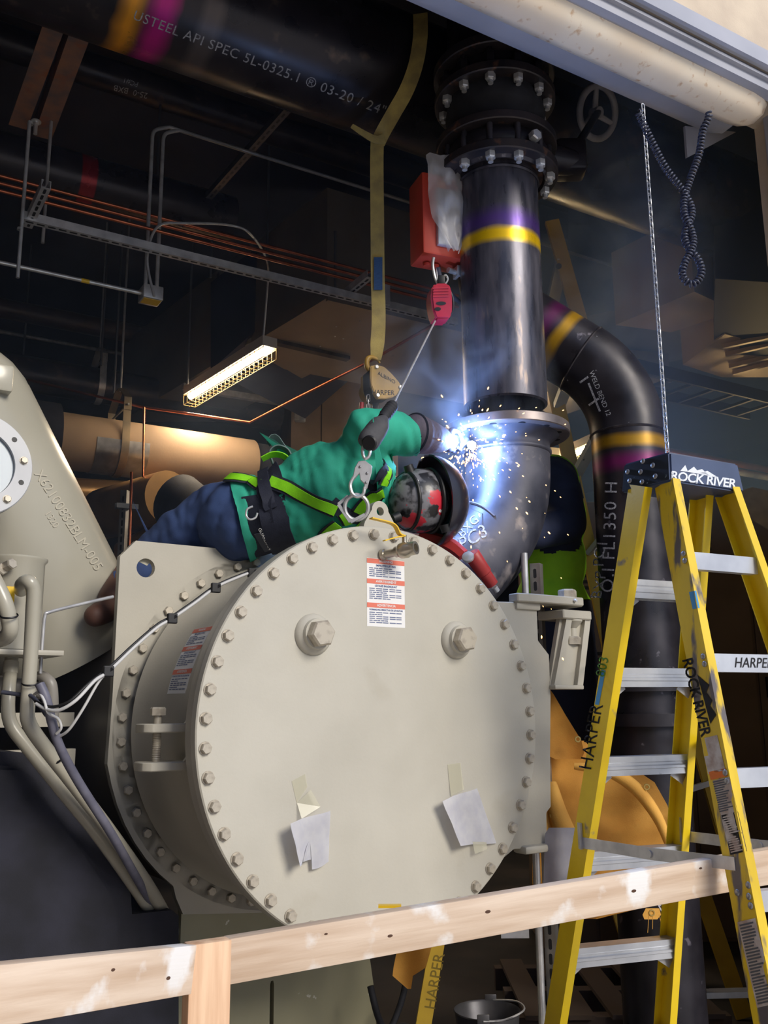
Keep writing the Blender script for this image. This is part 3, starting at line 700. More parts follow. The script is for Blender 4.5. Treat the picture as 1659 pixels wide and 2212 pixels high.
for px, py, a_, ln in ((1284, 858, -68, 66), (1262, 820, 35, 22), (1283, 868, 35, 26)):
    bm = new_bm(); f = drape(t3, px, py, a_); n = 8
    g = [[bm.verts.new(f(-ln / 2 + ln * i / n, s_)) for i in range(n + 1)] for s_ in (-2.2, 2.2)]
    for i in range(n): bm.faces.new((g[0][i], g[0][i + 1], g[1][i + 1], g[1][i]))
    mk('paint_tick', bm, CHALK, E2, smooth=0)
lettering("WELD BEND 12", 15, drape(t3, 1296, 850, -68), CHALK, E2, name='stencil')
# ================================================================== overhead services
def proj(P):
    d = P - EYE; y = d.dot(_f); return 829.5 + F_PX * d.dot(cam_r) / y, 1106 - F_PX * d.dot(cam_u) / y
def along_to(P, d, px):                  # travel from P along d until picture column px
    lo, hi = (0., 12.) if px > proj(P)[0] else (-8., 0.)
    for _ in range(60):
        m_ = (lo + hi) / 2
        if proj(P + d * m_)[0] < px: lo = m_
        else: hi = m_
    return lo
def rod(name, p0, p1, r, m, label, cat, group=None, seg=16, parent=None):
    bm = new_bm(); cyl(bm, p0, p1, r, seg=seg); return mk(name, bm, m, parent, smooth=50, label=label, cat=cat, group=group)
PIPE_DK = mat('dark_pipe', srgb(46, 43, 48), srgb(66, 60, 62), rough=.28, metal=.35, scale=5, rough2=.42, c3=srgb(96, 82, 74), s3=9, lo3=.62, hi3=.74)
COPPER = mat('copper', srgb(206, 120, 84), srgb(176, 96, 66), rough=.3, metal=.9, scale=8)
def axis_pipe(name, A, d, s0, s1, r, m, label, cat='pipe', seg=40):
    """straight pipe with its own z axis along d and origin at A"""
    bm = new_bm(); x, y, z = frame_from(d)
    M = basis(A, x, y, z); cyl(bm, A + z * s0, A + z * s1, r, seg=seg)
    return mk(name, bm, m, None, M=M, smooth=60, label=label, cat=cat)
# 24 inch header
BA = at(800, 152, 4.12)
def s_hit(px, py, A, d, r):              # position along a pipe under a pixel
    best = None
    for k in range(-400, 600):
        P = A + d * (k * .01); D = abs((ray(px, py).normalized().cross(P - EYE)).length)
        if best is None or D < best[0]: best = (D, k * .01)
    return best[1]
sy = s_hit(250, 45, BA, UB, .305); sm_ = s_hit(318, 40, BA, UB, .305)
sg = s_hit(405, 85, BA, UB, .305)
BIGM = banded('header_steel', (srgb(34, 32, 38), srgb(52, 47, 50)), [(sg, .045, .02, srgb(86, 78, 76)), (sy, .038, .03, srgb(236, 158, 40)), (sm_, .045, .03, srgb(190, 30, 130))], rough=.24, metal=.4, scale=4, rough2=.4, c3=srgb(92, 78, 70), s3=8, lo3=.62, hi3=.74, wob=.02)
big = axis_pipe('header_pipe', BA, UB, -4.2, 5.2, .305, BIGM, 'huge dark overhead pipe with stencilled pipe grade and orange and magenta bands', seg=72)
tb = bvh_of(big)
lettering('USTEEL API SPEC 5L-0325.1 ® 03-20 / 24"', 30, drape(tb, 560, 137, -21), mat('stencil_white', srgb(180, 178, 176), srgb(120, 118, 122), rough=.8, scale=90), big, name='stencil', spacing=1.1)
p2a = at(400, 218, 5.6)
pp2 = axis_pipe('overhead_pipe', p2a, UB, -4, 5, .105, PIPE_DK, 'dark overhead pipe with upside-down chalk notes below the huge header')
t_ = bvh_of(pp2)
lettering("PC#1", 15, drape(t_, 282, 178, 163), CHALK, pp2, name='chalk_mark'); lettering("25-0  BXB", 18, drape(t_, 282, 198, 166), CHALK, pp2, name='chalk_mark')
p3a = at(100, 368, 5.0); sr = s_hit(182, 385, p3a, UB, .15)
REDB = banded('red_banded_pipe', (srgb(40, 37, 42), srgb(58, 52, 54)), [(sr, .045, .004, srgb(150, 30, 36))], rough=.24, metal=.4, scale=5, rough2=.38, wob=.004)
axis_pipe('overhead_pipe', p3a, UB, -3, 1.15, .15, REDB, 'dark overhead pipe with one red tape band above the copper lines')
axis_pipe('overhead_pipe', at(130, 690, 8.0), UB, -4, 2.2, .09, mat('brown_pipe', srgb(84, 64, 54), srgb(66, 52, 48), rough=.4, metal=.2, scale=5), 'thin brown pipe on the far left below the copper lines')
axis_pipe('overhead_pipe', at(100, 815, 7.4), UB, -4, along_to(at(100, 815, 7.4), UB, 600), .15, PIPE_DK, 'black pipe in a clevis hanger above the beige insulated pipe')
axis_pipe('overhead_pipe', at(60, 727, 9.), UB, -4, 3, .02, GALV, 'slim grey conduit on the far left wall', 'conduit')
# beige insulated pipe with saddle and clevis hanger
IA = at(330, 978, 6.8); i0, i1 = along_to(IA, UB, 118), along_to(IA, UB, 540)
INS = mat('canvas_jacket', srgb(164, 138, 112), srgb(148, 124, 102), rough=.8, scale=3, bump=.1, bscale=60)
IP = thing('insulated_pipe', 'beige canvas-jacketed pipe with a metal saddle behind the welder', 'pipe', IA)
bm = new_bm(); cyl(bm, IA + UB * i0, IA + UB * i1, .205, seg=48); mk('jacket', bm, INS, IP, smooth=60)
bm = new_bm(); cyl(bm, IA + UB * (i0 - 1.2), IA + UB * (i0 + .005), .262, seg=48); mk('black_fitting', bm, BLACK_INS, IP, smooth=60)
bm = new_bm(); cyl(bm, IA + UB * (i1 - .01), IA + UB * (i1 + .32), .185, seg=48); mk('black_fitting', bm, BLACK_INS, IP, smooth=60)
s0_, s1_ = along_to(IA, UB, 195), along_to(IA, UB, 306)
bm = new_bm(); n = 16; rings = []
for s_ in (s0_, s1_):
    rings.append([bm.verts.new(IA + UB * s_ + (NB * math.cos(t) + Z_ * math.sin(t)) * .209) for t in [math.radians(178 + k * 184 / n) for k in range(n + 1)]])
for k in range(n): bm.faces.new((rings[0][k], rings[0][k + 1], rings[1][k + 1], rings[1][k]))
bmesh.ops.solidify(bm, geom=bm.faces[:], thickness=.003)
mk('saddle', bm, GALV, IP, smooth=60)
sc = along_to(IA, UB, 254)
def clevis(C, d, r, top, m, name='clevis_hanger', label='', group=None):
    t = thing(name, label, 'pipe hanger', C - Z_ * r, group=group)
    n_ = V((-d.y, d.x, 0)); q = [C + n_ * (-r) + Z_ * (r * 1.35), C + n_ * (-r) * 1.0 + Z_ * .05]
    for k in range(11): a = PI + PI * k / 10; q.append(C + (n_ * math.cos(a) + Z_ * math.sin(a)) * (r + .004))
    q += [C + n_ * r + Z_ * .05, C + n_ * r + Z_ * (r * 1.35)]
    bm = new_bm(); ribbon(bm, q, .055, .006, d); mk('strap', bm, m, t)
    q = [C + n_ * (-r - .008) + Z_ * (r * 1.1), C + n_ * (-r - .008) + Z_ * (r * 1.55), C + n_ * (-.05) + Z_ * (r * 2.1), C + n_ * .05 + Z_ * (r * 2.1), C + n_ * (r + .008) + Z_ * (r * 1.55), C + n_ * (r + .008) + Z_ * (r * 1.1)]
    bm = new_bm(); ribbon(bm, q, .055, .006, d); mk('yoke', bm, m, t)
    bm = new_bm(); cyl(bm, C + n_ * (-r - .03) + Z_ * (r * 1.28), C + n_ * (r + .03) + Z_ * (r * 1.28), .008, seg=10); mk('cross_bolt', bm, CHROME, t)
    bm = new_bm(); cyl(bm, C + Z_ * (r * 2.05), C + Z_ * top, .009, seg=10); mk('hanger_rod', bm, GALV, t); return t
BRNZ = mat('hanger_steel', srgb(150, 132, 106), srgb(120, 108, 92), rough=.4, metal=.6, scale=6)
clevis(IA + UB * sc, UB, .212, 2.0, BRNZ, label='galvanised clevis hanger carrying the beige insulated pipe')
kA = at(100, 815, 7.4); ks = along_to(kA, UB, 212); clevis(kA + UB * ks, UB, .155, 1.7, GALV, label='grey clevis hanger around the black pipe')
# lagged pipes and black elbow below
GOLD = mat('gold_lagging', srgb(188, 148, 98), srgb(160, 126, 86), rough=.38, metal=.45, scale=4)
def vpipe(name, px0, py0, D0, px1, py1, D1, r, m, label, cat='pipe', seg=32):
    return rod(name, at(px0, py0, D0), at(px1, py1, D1), r, m, label, cat, seg=seg)
vpipe('lagged_pipe', 225, 1110, 6.9, 365, 1075, 6.3, .19, GOLD, 'gold lagged pipe end behind the slotted channel post')
vpipe('lagged_pipe', 270, 1205, 6.6, 420, 1125, 6.4, .12, GOLD, 'lower gold lagged pipe just above the corner plate')
vpipe('lagged_pipe', 150, 1065, 7.6, 420, 1080, 8.2, .13, GOLD, 'gold lagged pipe running under the beige insulated pipe')
vpipe('lagged_pipe', 440, 1095, 7.4, 560, 1110, 7.6, .16, INS, 'short tan lagged pipe beside the black valve')
bm = new_bm(); tube(bm, spline([at(385, 1085, 6.25), at(405, 1100, 6.2), at(425, 1150, 6.2), at(428, 1260, 6.2), at(428, 1420, 6.2)], 5), [.20] * 2 + [.19] * 19, 28)
mk('black_valve', bm, BLACK_INS, smooth=60, label='black insulated valve and drop leg beneath the beige pipe', cat='valve')
SLOT = mat('slotted_channel', srgb(150, 146, 140), srgb(120, 116, 110), rough=.4, metal=.6, scale=10)
def channel(name, p0, p1, w, h, up, m, label, cat, group=None, slots=0., parent=None, flip=1):
    """U strut: web on the -up side, slots cut as dark lozenges in the web"""
    d = (p1 - p0).normalized(); s = d.cross(up).normalized(); u = s.cross(d); t = .003
    bm = new_bm(); prof = [(-w / 2, -h / 2), (w / 2, -h / 2), (w / 2, h / 2), (w / 2 - .01, h / 2), (w / 2 - .01, h / 2 - t), (w / 2 - t, h / 2 - t), (w / 2 - t, -h / 2 + t), (-w / 2 + t, -h / 2 + t), (-w / 2 + t, h / 2 - t), (-w / 2 + .01, h / 2 - t), (-w / 2 + .01, h / 2), (-w / 2, h / 2)]
    prism(bm, [p0 + s * a + u * b for a, b in prof], p1 - p0)
    o = mk(name, bm, m, parent, smooth=0, label=label, cat=cat, group=group)
    if slots:
        L_ = (p1 - p0).length; k = .03
        bm = new_bm(); cnt = 0
        sl = []
        for i in range(17): 
            t_ = 2 * PI * i / 16; sl.append(((.012 if math.cos(t_) > 0 else -.012) + .0065 * math.cos(t_), .0065 * math.sin(t_)))
        sl = sl[:16]
        prism(bm, [d * a + s * b for a, b in sl], -u * .0012); me = finish('slot', bm, BLACK, 0)
        while k < L_ - .02:
            inst('slot', me, o, Matrix.Translation(p0 + d * k - u * (h / 2 - .0004))); k += slots; cnt += 1
    return o
CHP0, CHP1 = at(264, 1190, 5.6), at(272, 1060, 5.6)
channel('slotted_post', V((CHP0.x, CHP0.y, 1.2)), V((CHP0.x, CHP0.y, CHP1.z)), .041, .041, V((.2, .98, 0)), SLOT, 'slotted channel post beside gold lagged pipe', 'strut', slots=.05)
channel('cross_strut', at(250, 1092, 5.55), at(297, 1096, 5.62), .041, .03, Z_, SLOT, 'short cross strut on the slotted channel post', 'strut')
rod('copper_line', at(279, 1195, 5.55), at(284, 1020, 5.6), .008, COPPER, 'thin copper line clipped to the slotted channel post', 'copper pipe')
rod('copper_line', at(309, 1030, 6.3), at(311, 880, 6.4), .008, COPPER, 'thin vertical copper line in front of the beige pipe', 'copper pipe')
c0 = at(311, 880, 6.4)
bm = new_bm(); tube(bm, [at(60, 820, 6.6), at(310, 880, 6.6), at(540, 912, 6.7), at(640, 860, 6.4), at(800, 780, 6.0), at(945, 696, 5.6)], .010, 8)
mk('copper_line', bm, COPPER, smooth=50, label='copper line climbing diagonally from the beige pipe past the chain hoist', cat='copper pipe')
# trapeze: strut, copper tubes, rods
SA = at(50, 468, 4.0); sl_ = along_to(SA, UB, 985)
channel('strut_rail', SA, SA + UB * sl_, .041, .041, Z_, GALV, 'long bright galvanised strut rail under the copper tubes', 'strut', slots=.05)
for k, (py, dd) in enumerate(((380, 4.35), (396, 4.25), (412, 4.15))):
    A = at(20, py + 5, dd); e = along_to(A, UB, 990)
    rod('copper_tube', A - UB * 2, A + UB * e, .0095, COPPER, ['upper copper tube resting on the strut brackets', 'middle copper tube resting on the strut brackets', 'lower copper tube resting on the strut brackets'][k], 'copper pipe', 'copper tubes on the trapeze')
b0, b1 = at(62, 488, 3.93), at(95, 402, 4.42); b1.z = b0.z + .02
b0 = hitz(60, 484, SA.z + .005); b1 = hitz(100, 398, SA.z + .03)
channel('trapeze_bracket', b0, b1, .041, .041, Z_, GALV, 'short slotted strut bracket at the near end of the rail', 'strut', slots=.05)
c0_, c1_ = hitz(740, 640, SA.z + .05), hitz(800, 592, SA.z + .05)
channel('trapeze_bracket', c0_, c1_, .041, .041, Z_, GALV, 'slotted strut bracket crossing the rail beside the yellow sling', 'strut', slots=.05)
bm = new_bm(); q = at(833, 636, 4.55); box(bm, q, (.05, .01, .11), (UB, NB, Z_)); mk('tube_plate', bm, GALV, smooth=0, label='small grey plate clamping copper tubes behind the sling', cat='clamp')
def vrod(px, py0, py1, D, r, label, m=GALV, group=None, name='threaded_rod'):
    a = at(px, py1, D); ztop = at(px, py0, D).z
    o = rod(name, a, V((a.x, a.y, ztop)), r, m, label, 'rod', group); return o
r1 = vrod(92, 150, 525, 4.38, .0085, 'bright threaded rod through the near strut bracket')
inst('nut', hex_mesh('rod_nut', .014, .012, CHROME), r1, Matrix.Translation(at(96, 408, 4.38)))
r2 = vrod(38, 262, 600, 3.95, .0085, 'bright threaded rod at the end of the strut rail')
inst('nut', hex_mesh('rod_nut2', .014, .012, CHROME), r2, Matrix.Translation(at(43, 497, 3.95)))
cA = at(0, 567, 4.2); ce = along_to(cA, UB, 305)
cd_ = rod('conduit', cA - UB * 2, cA + UB * ce, .0105, CHROME, 'shiny conduit with a yellow tape ring leading into the junction box', 'conduit')
ct = along_to(cA, UB, 184); bm = new_bm(); cyl(bm, cA + UB * (ct - .02), cA + UB * (ct + .02), .0112, seg=16); mk('tape_ring', bm, YEL, cd_)
JB = cA + UB * (ce + .05)
bm = new_bm(); box(bm, JB, (.105, .105, .075), (UB, NB, Z_), .006); jb = mk('junction_box', bm, GALV, smooth=30, label='square galvanised junction box with a yellow sticker underneath', cat='junction box')
bm = new_bm(); box(bm, JB - Z_ * .038 - NB * .005, (.09, .07, .002), (UB, NB, Z_)); mk('sticker', bm, YEL, jb, smooth=0)
for k, (dx, rr) in enumerate(((-.03, .0105), (.03, .0105))):
    q0 = JB + UB * dx + Z_ * .03; zt2 = at(350, 285, JB.y).z
    q = [q0, V((q0.x, q0.y, zt2 - .08)), V((q0.x, q0.y, zt2)) + UB * .01, V((q0.x, q0.y, zt2 + .05)) + UB * .09, V((q0.x, q0.y, zt2 + .05)) + UB * .5, V((q0.x, q0.y, zt2 + .05)) + UB * 4]
    bm = new_bm(); tube(bm, [q[0], q[1]] + spline(q[1:4], 5)[1:] + q[4:], rr, 10)
    mk('conduit', bm, GALV, smooth=50, label=['nearer grey conduit rising from the junction box and bending along the ceiling', 'farther grey conduit rising from the junction box and bending along the ceiling'][k], cat='conduit')
bm = new_bm(); tube(bm, spline([at(333, 640, 4.3), at(318, 560, 4.35), at(340, 490, 4.4), at(400, 482, 4.5), at(500, 487, 4.7), at(545, 510, 4.8), at(578, 570, 5.5), at(576, 640, 5.8), at(568, 735, 5.95)], 6), .007, 8)
mk('flex_conduit', bm, GALV, smooth=50, label='drooping grey flexible conduit feeding the lit strip light', cat='conduit')
# rusty double channel
zc_ = at(95, 280, 4.45).z
RR = thing('rusty_channel', 'rusty double channel beam with a slot at top left', 'beam', hitz(95, 280, zc_))
for (pa, pb) in (((38, 275), (152, -40)), ((92, 298), (215, -40))):
    P0 = (hitz(*pa, zc_), hitz(*pb, zc_)); w_ = .085
    bm = new_bm(); d = (P0[1] - P0[0]).normalized(); s = d.cross(Z_)
    prism(bm, [P0[0] + s * a + Z_ * b for a, b in ((-.045, 0), (.045, 0), (.045, .008), (-.035, .008), (-.035, .12), (-.045, .12))] if pa[0] < 60 else [P0[0] + s * a + Z_ * b for a, b in ((-.045, 0), (.045, 0), (.045, .12), (.035, .12), (.035, .008), (-.045, .008))], P0[1] - P0[0])
    mk('channel', bm, RUST, RR, smooth=0)
hb = hitz(78, 262, zc_)
bm = new_bm(); lathe(bm, [(0, .0), (.026, .0), (.026, -.006), (.014, -.008), (.014, -.018), (.010, -.02), (.010, -.075), (0, -.075)], hb, Z_, 20); mk('bolt', bm, CHROME, RR)
inst('rod_nut', hex_mesh('rod_nut3', .016, .014, CHROME), RR, Matrix.Translation(hitz(66, 262, zc_) - Z_ * .02))
za = at(445, 430, 5.4).z
channel('perforated_strut', hitz(445, 430, za), hitz(630, 222, za), .041, .041, Z_, mat('dull_strut', srgb(88, 86, 90), rough=.5, metal=.5), 'dark perforated strut crossing behind the conduits', 'strut', slots=.06)
for k, (px, y0, y1, D) in enumerate(((218, 480, 790, 7.2), (246, 500, 850, 6.75), (405, 520, 830, 6.5), (455, 420, 600, 6.2), (577, 300, 560, 6.2), (724, 500, 640, 5.7), (335, 200, 480, 5.5), (48, 500, 800, 8.))):
    vrod(px, y0, y1, D, .009, ['thin hanger rod above the grey clevis', 'thin hanger rod left of the lit strip light', 'thin hanger rod beside the far end of the strip light', 'thin hanger rod below the perforated strut', 'thin hanger rod in front of the duct', 'thin hanger rod on the duct corner', 'thin hanger rod below the chalk-marked pipe', 'thin hanger rod at the far left'][k], mat('dull_rod', srgb(110, 110, 116), rough=.5, metal=.5))
# ductwork
DUCT = mat('duct_sheet', srgb(168, 158, 146), srgb(140, 132, 124), rough=.34, metal=.55, scale=1.6, lo=.3, hi=.7, c3=srgb(70, 66, 66), s3=3, lo3=.66, hi3=.74)
DB = at(706, 644, 5.75); zd = DB.z; hD = at(725, 405, 5.75).z - zd
DT = thing('air_duct', 'sheet metal duct with seams crossing behind the yellow sling', 'duct', DB)
far_l = hitz(799, 744, zd); wtr = (far_l - DB).dot(NB)
P_a = DB; P_b = DB + UB * 3.2
bm = new_bm(); prism(bm, [P_a, P_b, P_b + VB * 1.35, P_a + VB * 1.35], Z_ * hD); mk('trunk', bm, DUCT, DT, smooth=0)
br0 = DB - UB * .02; Lb = 3.4
q = [br0 + VB * 1.0, hitz(799, 744, zd), hitz(799, 744, zd) + VB * 2.4, br0 + VB * 3.4]
bm = new_bm(); prism(bm, [v_ + Z_ * .004 for v_ in q], Z_ * (hD - .01)); mk('branch', bm, DUCT, DT, smooth=0)
for (a, b) in (((592, 738), (752, 775)), ((520, 800), (650, 838))):
    P0, P1 = hitz(*a, zd - .012), hitz(*b, zd - .012); bm = new_bm(); bar(bm, P0, P1, .06, .03); mk('seam_flange', bm, mat('duct_sealant', srgb(58, 56, 60), srgb(90, 86, 84), rough=.5, metal=.3, scale=9), DT, smooth=0)
bm = new_bm(); bar(bm, DB - Z_ * .005, DB + UB * 3.2 - Z_ * .005, .03, .03); mk('corner_angle', bm, DUCT, DT, smooth=0)
rndm = random.Random(3)
for k in range(7):
    P0 = hitz(rndm.uniform(690, 830), rndm.uniform(690, 760), zd - .004); bm = new_bm(); cyl(bm, P0, P0 + Z_ * .006, .006, seg=8); mk('screw', bm, CHROME, DT)
bm = new_bm(); P0 = at(470, 690, 7.2); prism(bm, [at(455, 610, 6.6), at(725, 405, 6.3), at(725, 560, 6.3), at(455, 800, 6.6)], V((.6, 1.2, 0)))
mk('duct_offset', bm, mat('dark_duct', srgb(74, 76, 90), srgb(60, 60, 74), rough=.4, metal=.4, scale=2), DT, smooth=0)
P0 = hitz(395, 835, zd - .1); P1 = hitz(615, 870, zd - .1); bm = new_bm(); bar(bm, P0, P1, .05, .05); mk('trapeze', bm, GALV, smooth=0, label='grey trapeze bar under the far end of the duct', cat='strut')
# right-hand ducts and ceiling clutter
def pan(name, pxs, D0, thick, m, label, cat='duct', up=None):
    z = at(*pxs[0], D0).z; bm = new_bm(); prism(bm, [hitz(px, py, z) for px, py in pxs], Z_ * thick); return mk(name, bm, m, smooth=0, label=label, cat=cat)
DUCT_W = mat('duct_warm', srgb(236, 210, 184), srgb(210, 184, 160), rough=.36, metal=.15, scale=2)
DUCT_B = mat('duct_dark', srgb(62, 66, 88), srgb(52, 54, 74), rough=.5, metal=.2, scale=2)
pan('air_duct', [(1330, 702), (1500, 630), (1590, 672), (1450, 718)], 6.2, .55, DUCT_W, 'tan duct underside seen left of the dangling coiled cord')
pan('air_duct', [(1475, 788), (1566, 722), (1680, 750), (1680, 815), (1560, 815)], 6.6, .5, DUCT_W, 'ribbed tan duct underside at the far right edge')
pan('air_duct', [(1570, 626), (1680, 626), (1680, 668), (1640, 660)], 5.4, .45, DUCT_W, 'small tan duct panel beneath the grey box at the right edge')
for k, py in enumerate((735, 752, 778, 792)):
    a, b = hitz(1560 + k * 8, py + 14, at(1475, 788, 6.6).z - .02), hitz(1680, py - 12, at(1475, 788, 6.6).z - .02)
    bm = new_bm(); bar(bm, a, b, .03, .03); mk('duct_rib', bm, DUCT_W, bpy.data.objects['air_duct.002'], smooth=0)
bm = new_bm(); prism(bm, [at(1540, 400, 5.2), at(1680, 330, 5.2), at(1690, 612, 5.2), at(1545, 602, 5.2)], V((.4, 1.2, 0))); mk('plenum_box', bm, DUCT_B, smooth=0, label='dark blue-grey plenum box behind the coiled cord', cat='duct')
bm = new_bm(); prism(bm, [at(1225, 300, 6.4), at(1500, 470, 6.4), at(1480, 640, 6.4), at(1230, 690, 6.4)], V((.5, 1.2, 0))); mk('plenum_box', bm, DUCT_B, smooth=0, label='dark plenum behind the drifting smoke', cat='duct')
# cable tray on the right
TR = at(1420, 800, 6.2); e0, e1 = along_to(TR, UB, 1250), along_to(TR, UB, 1700)
ct_ = thing('cable_tray', 'dark ladder cable tray above the stepladder top', 'cable tray', TR)
for off in (0, .35):
    bm = new_bm(); bar(bm, TR + UB * e0 + NB * off, TR + UB * e1 + NB * off, .02, .09); mk('side_rail', bm, mat('tray_steel', srgb(66, 64, 76), rough=.5, metal=.4), ct_, smooth=0)
k = e0
bm = new_bm(); box(bm, V((0, 0, 0)), (.025, .35, .02), (UB, NB, Z_)); me = finish('rung', bm, MATS['tray_steel'], 0)
while k < e1: inst('rung', me, ct_, Matrix.Translation(TR + UB * k + NB * .175 - Z_ * .03)); k += .22
for k, (px, py, D) in enumerate(((1500, 985, 8.), (1500, 1003, 8.1))):
    A = at(px, py, D); rod('far_pipe', A + UB * along_to(A, UB, 1440), A + UB * along_to(A, UB, 1680), .03, [COPPER, GALV][k], ['far red-brown pipe behind the stepladder cap', 'far pale pipe just under the red-brown one'][k], 'pipe')
# concrete column
pc = at(745, 900, 9.0)
bm = new_bm(); w2 = .5
prism(bm, [V((at(638, 900, 9.).x, 8.6, 0)), V((at(858, 900, 9.).x, 8.8, 0)), V((at(858, 900, 9.).x - .1, 9.6, 0)), V((at(638, 900, 9.).x - .2, 9.5, 0))], Z_ * 5.7)
col_ = mk('column', bm, CONCRETE, smooth=0, kind='structure', label='rough board-marked concrete column')
for k in range(3):
    X0 = at(695 + 48 * k, 900, 8.7); bm = new_bm(); bar(bm, V((X0.x, 8.66 + .05 * k, .5)), V((X0.x, 8.66 + .05 * k, 5.5)), .012, .012, V((0, 1, 0))); mk('board_mark', bm, mat('board_mark', srgb(96, 84, 74), rough=.9), col_, smooth=0)
bm = new_bm(); box(bm, at(648, 880, 8.5), (.10, .08, .28), None, .01); mk('wall_switch', bm, GALV, smooth=30, label='small grey device on the side of the concrete column', cat='switch box')
# ------------------------------------------------------------------ strip lights
TUBE_ON = mat('lamp_tube', (1, .9, .7), rough=.4, emit=(1.0, .84, .58), estr=26)
WHITE_M = mat('white_enamel', srgb(214, 206, 196), rough=.5)
def strip(A, Bp, w_, label, on=True, guard=True, group=None, en=24):
    d = (Bp - A).normalized(); s = d.cross(Z_).normalized(); t = thing('strip_light', label, 'light', A, group=group)
    bm = new_bm(); bar(bm, A + Z_ * .045, Bp + Z_ * .045, w_, .07); mk('housing', bm, WHITE_M, t, smooth=0)
    bm = new_bm(); cyl(bm, A + d * .02, Bp - d * .02, .026 * w_ / .11, seg=14); mk('lamp_tube', bm, TUBE_ON if on else WHITE_M, t)
    if guard:
        L_ = (Bp - A).length; GW = mat('guard_wire', srgb(230, 200, 140), rough=.4)
        for a, b in ((-.45, .0), (-.45, -.07), (.45, .0), (.45, -.07), (0, -.075)):
            bm = new_bm(); cyl(bm, A + s * (w_ * a) + Z_ * b, Bp + s * (w_ * a) + Z_ * b, .0028, seg=6); mk('guard_rail', bm, GW, t)
        n_ = 20
        bm = new_bm(); ribs = [s * (-w_ * .45) + Z_ * .01, s * (-w_ * .45) - Z_ * .07, s * (w_ * .45) - Z_ * .07, s * (w_ * .45) + Z_ * .01]
        tube(bm, ribs, .0026, 5); me = finish('guard_hoop', bm, GW, 50)
        for i in range(n_ + 1): inst('guard_hoop', me, t, Matrix.Translation(A + d * (L_ * i / n_)))
    if on:
        if group is None:
            ld = bpy.data.lights.new('strip_lamp', 'AREA'); ld.shape = 'RECTANGLE'; ld.size = (Bp - A).length; ld.size_y = .08; ld.energy = en; ld.color = (1., .80, .55)
            lo = bpy.data.objects.new('strip_lamp', ld); lo.matrix_world = basis((A + Bp) / 2 - Z_ * .11, d, s, Z_) if s.cross(d).z < 0 else basis((A + Bp) / 2 - Z_ * .11, d, -s, Z_)
        else:
            ld = bpy.data.lights.new('strip_lamp', 'POINT'); ld.shadow_soft_size = .12; ld.energy = en; ld.color = (1., .88, .74)
            lo = bpy.data.objects.new('strip_lamp', ld); lo.matrix_world = Matrix.Translation((A + Bp) / 2 - Z_ * .16)
        COL.objects.link(lo); lo.parent = t; lo.matrix_parent_inverse = FR[t.name].inverted()
    return t
strip(at(410, 858, 6.86), at(583, 752, 5.9), .11, 'lit strip light with a wire guard in front of the duct')
strip(at(866, 768, 7.2), at(968, 704, 6.3), .11, 'unlit strip light between the chain hoist and riser pipe', on=False, guard=False)
strip(at(1170, 1010, 9.0), at(1290, 958, 7.9), .13, 'lit strip light seen between the riser pipe and the drop pipe', group='far strip lights', en=20)
strip(at(1080, 1030, 9.2), at(1195, 985, 8.2), .13, 'lit strip light just right of the flange above the second worker', group='far strip lights', en=20)
strip(at(1630, 1134, 8.6), at(1700, 1112, 7.9), .12, 'small lit strip light at the right edge beyond the stepladder', guard=False, group='far strip lights', en=20)
# ================================================================== stepladder in front
LYEL = mat('ladder_fibreglass', srgb(240, 206, 28), srgb(222, 188, 22), rough=.42, scale=5, c3=srgb(120, 112, 108), s3=11, lo3=.68, hi3=.74, bump=.06, bscale=120)
LYELW = mat('ladder_worn', srgb(236, 202, 40), srgb(216, 182, 28), rough=.45, scale=5, c3=srgb(96, 90, 94), s3=10, lo3=.52, hi3=.60, stretch=(2.2, 2.2, .55))
LAD = thing('stepladder', 'yellow fibreglass stepladder with blue-grey top cap and aluminium steps straddling the guard rail', 'ladder', V((.9, 2.9, 0)))
def to_floor(a, b): return a + (b - a) * ((a.z - .012) / (a.z - b.z))
LA = (at(1376, 1046, 2.89), at(1192, 2212, 3.35)); LC = (at(1432, 1036, 2.83), at(1632, 2100, 2.57))
LB = (at(1524, 1056, 3.03), at(1444, 2212, 3.50))
off_t, off_b = LB[0] - LA[0], LB[1] - LA[1]
LD = (at(1577, 1060, 2.98), LC[1] + V((off_b.x, off_b.y, 0)))
wdir = V((.9, .42, 0)).normalized()
def rail(p0, p1, sgn, m, w_=.078, fl=.03, ext=.02):
    p1 = to_floor(p0, p1); p0 = p0 + (p0 - p1).normalized() * ext
    d = (p1 - p0).normalized(); wd = (wdir - d * wdir.dot(d)).normalized() * sgn; s = d.cross(wd).normalized(); t = .004
    pr = [(-w_ / 2, 0), (w_ / 2, 0), (w_ / 2, fl), (w_ / 2 - t, fl), (w_ / 2 - t, t), (-w_ / 2 + t, t), (-w_ / 2 + t, fl), (-w_ / 2, fl)]
    bm = new_bm(); prism(bm, [p0 + s * a + wd * b for a, b in pr], p1 - p0)
    return mk('rail', bm, m, LAD, smooth=0), s, wd, d
rA, sA, wA, dA = rail(*LA, 1, LYEL, .078, .03, -.004); rC, sC, wC, dC = rail(*LC, 1, LYELW, .082, .03, -.012); rB, sB, wB, dB = rail(*LB, -1, LYEL); rD, sD, wD, dD = rail(*LD, -1, LYEL, .082, .03, -.006)
def onz(L, z): a, b = L; return a + (b - a) * ((a.z - z) / (a.z - b.z))
STEPM = ALU
